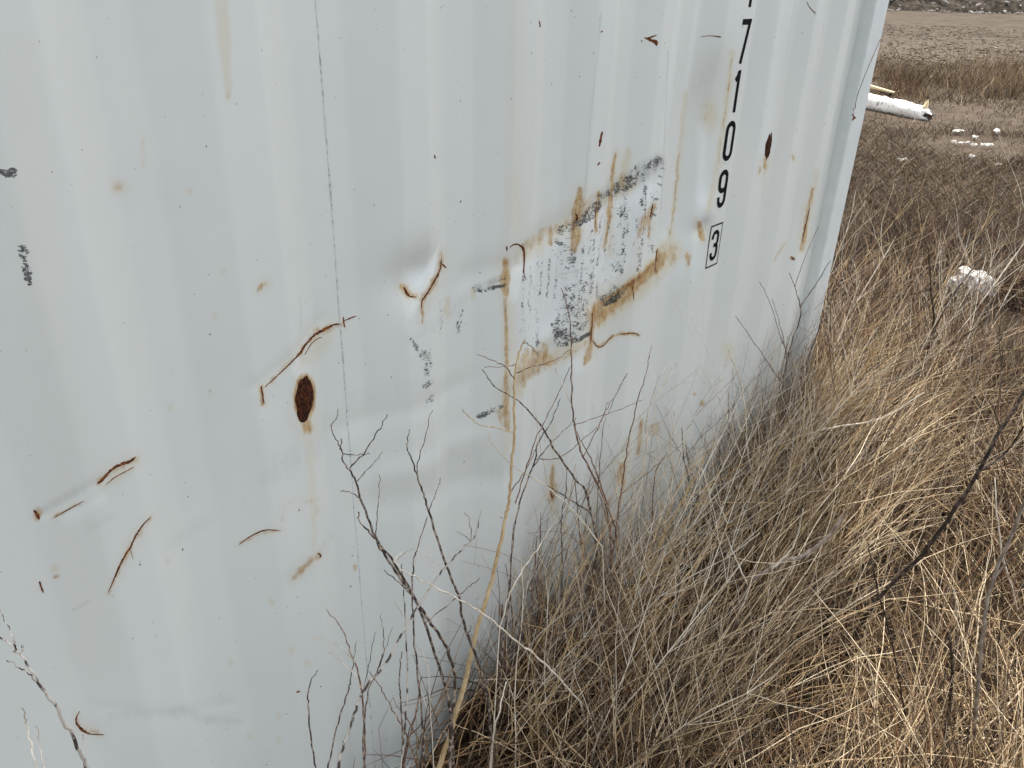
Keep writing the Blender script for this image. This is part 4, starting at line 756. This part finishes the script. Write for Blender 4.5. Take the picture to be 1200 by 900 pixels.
# ---- finer twigs and stalks traced in front of the wall and at the bottom edge
FG = 'fine dead twigs in front of the container wall'
for k, (lab, mt_, off, st) in enumerate([
    ('hooked dark twig, leftmost of the fine twigs at the bottom edge', 'dark', .16, [([(373, 784), (364, 800), (361, 815), (362, 842), (368, 888), (371, 915)], (1.2, 2.4, 2.6), 's')]),
    ('pale arching weed just right of the hooked dark twig', 'red', .15, [([(381, 713), (400, 736), (412, 768), (421, 794), (426, 836), (428, 905)], (1, 2.4, 3), 's', 'red'), ([(362, 747), (391, 752), (402, 760), (413, 771)], (.9, 1.6), 'b', 'pale'), ([(386, 765), (400, 777), (411, 790), (418, 806)], (.9, 1.6), 'b', 'pale'), ([(440, 740), (432, 765), (422, 795)], (.9, 1.6), 'b', 'dark')]),
    ('thin dark stalk leaning left behind the pale arching weed', 'dark', .12, [([(418, 752), (412, 790), (407, 812), (394, 855), (384, 905)], (1, 2.2, 2.6), 's')]),
    ('short dark forked twig beside the slanting brown stem', 'dark', .22, [([(446, 720), (450, 745), (449, 768), (440, 792), (431, 812), (425, 870)], (.9, 2, 2.4), 's'), ([(460, 735), (455, 750), (450, 764)], (.8, 1.2), 'b')]),
    ('black stub of twig between the dark forked weeds', 'dark', .14, [([(471, 765), (468, 790), (468, 806), (470, 824), (472, 880)], (1.6, 2.4), 's')]),
    ('upright spotted pale stalk between the dark forked weeds', 'spot', .18, [([(470, 660), (473, 691), (476, 749), (477, 800), (475, 842), (470, 905)], (1.2, 2.6, 3.2), 's'), ([(463, 705), (470, 722), (475, 738)], (.8, 1.4), 'b', 'pale')]),
    ('reddish weed low at the bottom edge with a right hand branch', 'red', .16, [([(494, 792), (490, 820), (486, 842), (478, 872), (472, 905)], (1.4, 2.8, 3.2), 's'), ([(523, 812), (508, 826), (490, 838)], (1, 2), 'b'), ([(506, 846), (498, 838), (490, 826)], (.8, 1.4), 'b', 'pale')]),
    ('red brown twig crossing low from left to right', 'red', .19, [([(433, 787), (446, 806), (460, 832), (474, 856), (488, 896)], (1.2, 2.4), 's')]),
    ('dark twig slanting low toward the thick straw stem', 'dark', .16, [([(521, 828), (508, 848), (494, 870), (480, 905)], (1.2, 2.4), 's')]),
    ('tiny pale curl beside the tall dark weed', 'pale', .2, [([(487, 757), (495, 765), (500, 776), (502, 790), (506, 860)], (.8, 1.4, 1.6), 's')]),
    ('cream stalk right of the foot of the straw stem', 'pale', .22, [([(593, 800), (586, 830), (578, 862), (574, 905)], (2, 3.4), 's')]),
    ('short straw twig right of the straw stem', 'straw', .16, [([(557, 776), (564, 794), (574, 814), (580, 850)], (1.4, 2.4), 's'), ([(585, 787), (580, 800), (574, 812)], (.8, 1.4), 'b')]),
    ('straight white stalk crossing diagonally below the loop', 'pale', .2, [([(665, 588), (650, 612), (632, 640), (612, 668), (596, 700), (585, 740)], (1, 1.8, 2), 's')]),
    ('upright black twig under the lowest rust stain', 'dark', .12, [([(664, 548), (663, 575), (658, 605), (658, 640), (659, 680), (655, 730)], (1, 2, 2.2), 's'), ([(676, 560), (670, 580), (661, 598)], (.7, 1.1), 'b')]),
    ('tan bushy weed with many short twigs below the big scrape', 'straw', .12, [([(671, 598), (677, 615), (683, 636), (682, 665), (681, 700), (678, 740)], (1, 2.2, 2.6), 's'), ([(661, 614), (670, 624), (682, 645)], (.8, 1.4), 'b'), ([(700, 590), (694, 615), (684, 650)], (.8, 1.4), 'b'), ([(652, 598), (664, 622), (681, 668)], (.8, 1.4), 'b'), ([(708, 612), (698, 640), (683, 672)], (.8, 1.4), 'b', 'pale'), ([(690, 572), (690, 600), (684, 632)], (.7, 1.2), 'b', 'red')]),
    ('brown weed leaning left below the digit column', 'red', .11, [([(672, 498), (680, 515), (690, 533), (704, 568), (714, 600), (722, 625), (726, 680)], (.9, 2.2, 2.6), 's'), ([(754, 468), (730, 484), (703, 500), (680, 514)], (.7, 1.4), 'b'), ([(735, 545), (724, 568), (712, 592)], (.8, 1.3), 'b', 'straw')]),
    ('tan twiggy stalk with fluffy broken top near the dark gap', 'straw', .1, [([(782, 530), (772, 545), (767, 560), (765, 590), (764, 640)], (.8, 2, 2.2), 's', 'red'), ([(748, 548), (758, 556), (767, 566)], (.7, 1.1), 'b'), ([(795, 548), (782, 556), (769, 572)], (.7, 1.1), 'b'), ([(760, 530), (764, 545), (767, 560)], (.7, 1.1), 'b')]),
    ('pale kinked stalk in front of the twin ochre stains', 'pale', .09, [([(748, 482), (756, 500), (758, 515), (755, 548), (748, 572), (733, 600), (727, 640), (724, 690)], (1, 2.2, 2.6), 's')]),
    ('golden stalk leaning right out of the grass edge', 'straw', .1, [([(853, 480), (840, 515), (828, 533), (808, 550), (790, 582), (776, 620)], (1, 2.4, 2.6), 's')]),
    ('pale upright stalk left of the bone coloured stalk', 'pale', .1, [([(838, 485), (840, 505), (842, 530), (857, 580), (862, 630)], (1, 2.2), 's')]),
    ('thin grey twig rising in front of the ochre rust corner', 'grey', .1, [([(736, 437), (725, 455), (715, 480), (709, 492), (704, 530), (700, 600)], (.7, 1.3, 1.6), 's')]),
    ('hair thin pale stalk in front of the lower wall right of the straw stem', 'pale', .1, [([(625, 455), (630, 500), (640, 560), (650, 620), (655, 690)], (.7, 1.4, 1.8), 's'), ([(640, 500), (637, 530), (638, 552)], (.6, 1), 'b')]),
    ('bleached thin weed with a spray of twigs left of the grass edge', 'pale', .1, [([(640, 620), (645, 650), (652, 690), (650, 740), (640, 790)], (1, 2, 2.4), 's'), ([(625, 640), (635, 665), (650, 700)], (.7, 1.2), 'b'), ([(668, 640), (662, 665), (652, 695)], (.7, 1.2), 'b'), ([(613, 670), (628, 700), (646, 745)], (.7, 1.3), 'b', 'red'), ([(680, 690), (668, 715), (648, 755)], (.7, 1.3), 'b', 'straw')]),
    ('bare grey twig fan at the grass edge below the straw stem top', 'grey', .14, [([(592, 660), (597, 690), (600, 730), (596, 780), (588, 830)], (1, 2, 2.4), 's', 'dark'), ([(575, 690), (586, 712), (598, 745)], (.7, 1.2), 'b', 'dark'), ([(612, 690), (606, 715), (600, 745)], (.7, 1.2), 'b'), ([(620, 715), (610, 745), (597, 775)], (.7, 1.2), 'b', 'red')])]):
    weed(lab, mt_, off, st, name='fine_twig', cat='dead twig', group=FG, seed=200+k)
# broken stub
stub_p, stub_w = trace_ground([(692, 786), (684, 808), (673, 833), (664, 875)], (9, 10, 10), seed=3)
V, Q = tube(stub_p, stub_w, 8); Q = np.r_[Q, [[0, 1, 2, 3], [0, 3, 4, 7], [4, 5, 6, 7]]]
r_ = tag(empty('broken_stem', tuple(map(float, stub_p[-1]))), 'short thick broken olive brown stem stub poking from the grass', 'broken stem'); link('stem', np_mesh('stem', V, Q), TW['grey'], r_)

# ---- many thin generic weeds with forked tops
def weed_mesh(seed, h):
    rg = np.random.default_rng(seed); S, Bq = [], []
    def grow(p, d, L, r, lev):
        n = 7; P = [p]; dd = d.copy()
        for k in range(n):
            dd = dd+rg.normal(size=3)*.10+np.array([0, 0, .02]); dd /= np.linalg.norm(dd); P.append(P[-1]+dd*L/n)
        P = np.array(P); R = np.linspace(r, r*.4, n+1); (S if lev == 0 else Bq).append(tube(P, R, 4 if lev else 5))
        if lev < 2:
            for k in range(rg.integers(6, 10) if lev == 0 else rg.integers(1, 4)):
                i0 = rg.integers(2, n); a = rg.random()*6.283; nd = dd*.8+np.array([cos(a), sin(a), .35])*.75; nd /= np.linalg.norm(nd); grow(P[i0], nd, L*(.25+.3*rg.random()), R[i0]*.62, lev+1)
    grow(np.zeros(3), np.array([rg.normal()*.18+.18, rg.normal()*.12-.03, 1.0]), h, .0021+.0010*rg.random(), 0)
    def j(A):
        off = 0; Vs, Qs = [], []
        for V, Q in A: Vs.append(V); Qs.append(Q+off); off += len(V)
        return np.concatenate(Vs), np.concatenate(Qs)
    return j(S), j(Bq)
protos = []
for k in range(7):
    (V, Q), (V2, Q2) = weed_mesh(100+k, .58+.06*(k % 4)); a = np_mesh('stem', V, Q); b = np_mesh('branches', V2, Q2)
    mt = TW[('red', 'straw', 'bush', 'pale', 'grey', 'pale', 'straw')[k]]; a.materials.append(mt); b.materials.append(mt); protos.append((a, b))
spots = []; WCOL = ('reddish brown', 'straw coloured', 'blackish', 'cream', 'greyish', 'bleached', 'tan')
while len(spots) < 275:
    if len(spots) < 105: x = random.uniform(.72, 3.3); y = -.05-.42*random.random()**1.5
    elif len(spots) < 150: x = random.uniform(1.3, 6.0); y = random.uniform(-1.9, .3)
    elif len(spots) < 185: x = random.uniform(3.06, 4.6); y = random.uniform(-.55, .7)
    elif len(spots) < 205: x = random.uniform(2.4, 5.0); y = random.uniform(-1.2, -.25)
    else: x = random.uniform(1.15, 3.0); y = -.05-.16*random.random()
    if (x < 3.1 and y > -.04) or not visible(np.array([x]), np.array([y]), np.array([.25]), 10)[0]: continue
    spots.append((x, y))
for k, (x, y) in enumerate(spots):
    kp = k % 7 if k < 150 else ((3, 6, 0, 5, 4)[k % 5] if k < 185 else (2, 0, 4, 0)[k % 4] if k < 205 else (6, 3, 1, 5, 0)[k % 5])
    a, b = protos[kp]; s_ = random.uniform(.55, 1.0) if k < 150 else random.uniform(.9, 1.45) if k < 205 else random.uniform(.85, 1.25)-.10*(x-1.1)
    if k < 105: s_ *= 1.12-.12*x/3
    r_ = tag(empty('thin_weed', (x, y, float(gz(x, y))-.01), random.uniform(-.9, .9)), 'thin %s dead weed with forked twigs in the %s' % (WCOL[kp], 'grass strip beside the container' if k < 105 else 'grass away from the container' if k < 150 else 'tangle past the container corner' if k < 185 else 'right hand grass' if k < 205 else 'narrow strip touching the wall'), 'dead weed', 'thin forked weeds in the grass'); r_.scale = (s_,)*3
    for me, nm in ((a, 'stem'), (b, 'branches')):
        o = bpy.data.objects.new(nm, me); COL.objects.link(o); o.parent = r_

# ================================================================== THINGS IN THE FIELD
mb = M('birch_bark', .8, .2)
bn = mb.noise(16, 5, .7, st=(1, 1, 1)); bl = mb.noise(26, 4, .65, st=(2.2, .5, .5))
mb.col(mb.mix(mb.step(bl, .57, .66), mb.mix(mb.step(bn, .4, .7), (.72, .69, .63), (.80, .78, .74)), (.12, .10, .085))); mb.bump(bl, .01, .5)
M_WOOD = simple('split_wood', (.58, .44, .24), (.70, .57, .35), 30, .8, .2, .003)
M_DARKW = simple('rotten_wood', (.03, .022, .016), (.10, .07, .05), 30, .9, .1, .004)
la = at_z(np.array([1091.]), np.array([133.]), .12)[0]; lb = at_z(np.array([1000.]), np.array([113.]), .14)[0]
n = 26; t = np.linspace(0, 1, n)[:, None]; P = la*(1-t)+lb*t; P = np.r_[P, [lb+(lb-la)*.5]]; dep = float((la-CAM)@_f)
P[:, 2] += .03*np.sin(np.linspace(0, 7, len(P))); rr = dep/F*np.interp(np.linspace(0, 1, len(P)), [0, .04, .1, .3, 1], [5.5, 7.5, 9, 10.2, 11.2]); P[:, 2] = np.array([float(gz(a, b)) for a, b in P[:, :2]])+rr*.75
V, Q = tube(P, rr, 18); rg = np.random.default_rng(4); V += rg.normal(size=V.shape)*.008; V[:18] += (lb-la)/np.linalg.norm(lb-la)*((rg.random((18, 1))-.35)*.16); V[:, 2] -= (V[:, 2]-np.repeat(P[:, 2], 18))*.12
log = tag(empty('birch_log', tuple(map(float, la))), 'fallen white birch log with a broken end lying beyond the container corner', 'log')
link('trunk', np_mesh('trunk', V, Q), mb.m, log)
dv = (lb-la)/np.linalg.norm(lb-la)
def cap(c, r, d, mat, name, seed):
    rg = np.random.default_rng(seed); a = np.linspace(0, 2*pi, 12, endpoint=False); s_ = np.cross(d, [0, 0, 1.]); u_ = np.cross(s_, d)
    V = [c-d*.02]+[c+r*(cos(q)*s_+sin(q)*u_)+d*(rg.random()-.5)*.07 for q in a]; return link(name, np_mesh(name, np.array(V), np.array([(0, 1+i, 1+(i+1) % 12) for i in range(12)])), mat, log)
cap(P[0]+dv*.03, rr[0]*.72, dv, M_DARKW, 'rotten_end', 2)
def sliver(o_, d, L, w0, mat, name, parent):
    d = d/np.linalg.norm(d); V, Q = tube(np.array([o_, o_+d*L*.5, o_+d*L]), [w0, w0*.7, w0*.1], 4); return link(name, np_mesh(name, V, Q), mat, parent)
k1 = P[2]+np.array([0, 0, rr[2]*.85]); sliver(k1, np.array([.15, -.1, 1.0]), .12, .045, M_WOOD, 'branch_stub', log)
pk = at_z(np.array([1036.]), np.array([104.]), .42)[0]; bm = bmesh.new(); box_bm(bm, -.9, .22, -.05, .05, -.035, .035, bev=.012)
for v in bm.verts:
    if v.co.x > 0: v.co.z = v.co.z*.3-.02; v.co.y *= .5
sl = bm_obj('split_slab', bm, M_WOOD, log); sl.matrix_parent_inverse = Matrix.Identity(4); sl.location = tuple(pk-la-dv*.0); sl.rotation_euler = (0, .03, math.atan2(-dv[1], -dv[0]))
pd = at_z(np.array([1038.]), np.array([110.]), .34)[0]; sliver(pd-dv*.1, dv*.6+np.array([0, 0, .05]), .35, .03, M_DARKW, 'peeled_bark', log)

# crumpled white lump
mw = M('dirty_white_plaster', .8, .25); wn = mw.noise(9, 5, .65); mw.col(mw.mix(mw.step(wn, .47, .66), mw.mix(mw.step(mw.noise(30, 4), .35, .65), (.60, .58, .54), (.74, .72, .68)), (.30, .22, .16))); mw.bump(mw.noise(26, 5, .7), .03, 1.0)
pc = at_z(np.array([1133.]), np.array([357.]), .05)[0]; dep = float((pc-CAM)@_f); hw = 31*dep/F
bm = bmesh.new(); bmesh.ops.create_icosphere(bm, subdivisions=4, radius=1.0); rg = np.random.default_rng(9); pl = rg.normal(size=(24, 3)); pl /= np.linalg.norm(pl, axis=1)[:, None]; pdist = .72+.3*rg.random(24)
for v in bm.verts:
    q = np.array(v.co); mx = (pl@q)/pdist; k = mx.max(); q = q/max(k, .8)*.95                     # facets cut by random planes
    q += .06*np.array([sin(q[1]*9), sin(q[2]*8+1), sin(q[0]*9+2)]); q *= 1+.09*(random.random()-.5)+.10*sin(q[0]*6+q[2]*5)*sin(q[1]*7+1); q[2] = q[2] if q[2] > -.2 else -.2+(q[2]+.2)*.3
    v.co = Vector((q[0]*hw, q[1]*hw*.8, q[2]*hw*.72))
o = bm_obj('white_lump', bm, mw.m, None, False); o.location = (pc[0], pc[1], float(gz(pc[0], pc[1]))+.16); o.rotation_euler = (.1, .22, .5)
tag(o, 'crumpled dirty white lump lying in the grass at the right', 'white lump')

M_CHIP = simple('pale_chip', (.66, .61, .52), (.78, .75, .69), 25, .8, .2, .003)
def chip(px, py, lpx, wpx, rot, label, tilt=.1):
    p = at_z(np.array([float(px)]), np.array([float(py)]), .03)[0]; d = float((p-CAM)@_f)/F
    bm = bmesh.new(); box_bm(bm, -.5, .5, -.5, .5, -.5, .5)
    bmesh.ops.subdivide_edges(bm, edges=bm.edges[:], cuts=2, use_grid_fill=True)
    rg = np.random.default_rng(int(px*7+py))
    for v in bm.verts: v.co = Vector((v.co.x*lpx*d*(1-.35*abs(v.co.y)), v.co.y*wpx*d*1.4*(1-.5*abs(v.co.x)), v.co.z*wpx*d*.35))+Vector(rg.normal(size=3)*.008)
    o = bm_obj('wood_chip', bm, M_CHIP); o.location = (p[0], p[1], float(gz(p[0], p[1]))+.05); o.rotation_euler = (tilt, -tilt*.6, rot)
    return tag(o, label, 'wood chip', 'pale chips strewn in the field')
RZ = -HEAD
for a in ((1167, 157, 12, 3.4, RZ+.9, 'bright bar shaped chip, rightmost of the strewn chips'), (1142, 162, 6, 4, RZ+1.2, 'upright pointed chip above the row of chips'), (1133, 168, 6, 2.4, RZ+.3, 'small chip just left under the pointed chip'),
          (1124, 169, 8, 2.6, RZ, 'flat chip at the left of the chip row'), (1141, 171, 8, 2.6, RZ+.1, 'thin chip in the middle of the chip row'), (1154, 171, 9, 4, RZ, 'broad chip at the right of the chip row'), (1161, 170.5, 4, 3, RZ, 'tiny chip at the right end of the chip row'),
          (1139, 185, 7, 4, RZ, 'single chip lying nearer than the chip row'), (1122, 156, 12, 2.4, RZ-.05, 'long dull chip behind the chip row'), (1117, 167, 6, 2, RZ, 'dull little chip, leftmost of the strewn chips'), (1056, 190, 12, 2.4, RZ, 'flat pale chip alone between container and chip row'), (1170, 194, 6, 2.4, RZ+.3, 'small pale chip nearer than the bright bar')):
    chip(*a, tilt=.25 if 'bar' in a[5] or 'upright' in a[5] else .08)
def flake(px, py, zz, lpx, wpx, mat, name, label, cat, tilt):
    p = at_z(np.array([float(px)]), np.array([float(py)]), zz)[0]; d = float((p-CAM)@_f)/F; bm = bmesh.new(); bmesh.ops.create_grid(bm, x_segments=5, y_segments=3, size=.5)
    for v in bm.verts: v.co = Vector((v.co.x*lpx*d, v.co.y*wpx*d*(1-1.4*v.co.x**2), .25*wpx*d*sin(v.co.x*5)))
    bmesh.ops.solidify(bm, geom=bm.faces[:], thickness=.0006); o = bm_obj(name, bm, mat); o.location = p; o.rotation_euler = tilt
    return tag(o, label, cat)
flake(1061, 450, .22, 13, 6, simple('white_leaf', (.75, .74, .72), (.82, .81, .8), 60), 'pale_leaf', 'small bright white curled leaf caught on a twig', 'leaf', (.3, -1.1, -.6))
flake(962, 570, .2, 9, 7, simple('pink_plastic', (.75, .25, .18), (.8, .32, .24), 60), 'plastic_scrap', 'tiny salmon pink plastic scrap caught in the grass', 'scrap', (.6, .2, -.7))

# far rubbish bank beyond the track
base = at_z(np.array([1120.]), np.array([15.]), 0)[0]; fw = np.array([FQ[0], FQ[1]]); sd_ = np.array([FQ[1], -FQ[0]])
nu, nv = 120, 24; uu = np.linspace(-30, 30, nu); vv = np.linspace(0, 14, nv); V = []
for v in vv:
    for u in uu:
        q = base[:2]+sd_*u+fw*v; hgt = 1.9*sin(min(v/5, 1)*pi/2)*(1 if v < 9 else max(0, (14-v)/5)); hgt += .9*float(fbm(np.array(u*.5), np.array(v*.6), 4))*(0 < v < 13.9)
        V.append((q[0], q[1], max(hgt, 0)-.1))
i = np.arange(nv-1)[:, None]*nu; j = np.arange(nu-1)[None, :]; Qh = np.stack([i+j, i+j+1, i+nu+j+1, i+nu+j], -1).reshape(-1, 4)
mh = M('bank_earth', .95, .1); mh.col(mh.mix(mh.step(mh.noise(1.2, 7, .75), .38, .66), (.022, .017, .012), (.10, .08, .06))); mh.bump(mh.noise(3, 6, .7), .3, .9)
tag(link('rubbish_bank', np_mesh('rubbish_bank', np.array(V), Qh), mh.m), kind='structure')
M_RUB = simple('pale_rubble', (.12, .105, .09), (.62, .60, .57), .9, .85, .2)
rub = []
for k in range(4):
    bm = bmesh.new(); bmesh.ops.create_icosphere(bm, subdivisions=1, radius=.5); rg = np.random.default_rng(k+30)
    for v in bm.verts: v.co = Vector((v.co.x*(1.2+.5*rg.random()), v.co.y*(.7+.5*rg.random()), v.co.z*(.5+.4*rg.random())))
    me = bpy.data.meshes.new('rubble_piece'); bm.to_mesh(me); bm.free(); me.materials.append(M_RUB); rub.append(me)
for k in range(190):
    u = random.uniform(-9, 9); v = random.uniform(-1.0, 3.2)**1.0 if random.random() < .8 else random.uniform(-2.5, 0)
    q = base[:2]+sd_*u+fw*v; z = 0.0 if v < 0 else 1.9*sin(min(v/5, 1)*pi/2)
    o = bpy.data.objects.new('rubble_piece', rub[k % 4]); COL.objects.link(o); s_ = random.choice((.06, .08, .10, .13, .17, .26)); o.scale = (s_*random.uniform(.8, 2.2), s_, s_)
    o.location = (q[0], q[1], z+.08); o.rotation_euler = (random.uniform(-.4, .4), random.uniform(-.4, .4), random.uniform(0, 3))
    tag(o, 'pale piece of rubble on the far dark bank', 'rubble', 'rubble pieces along the far bank')
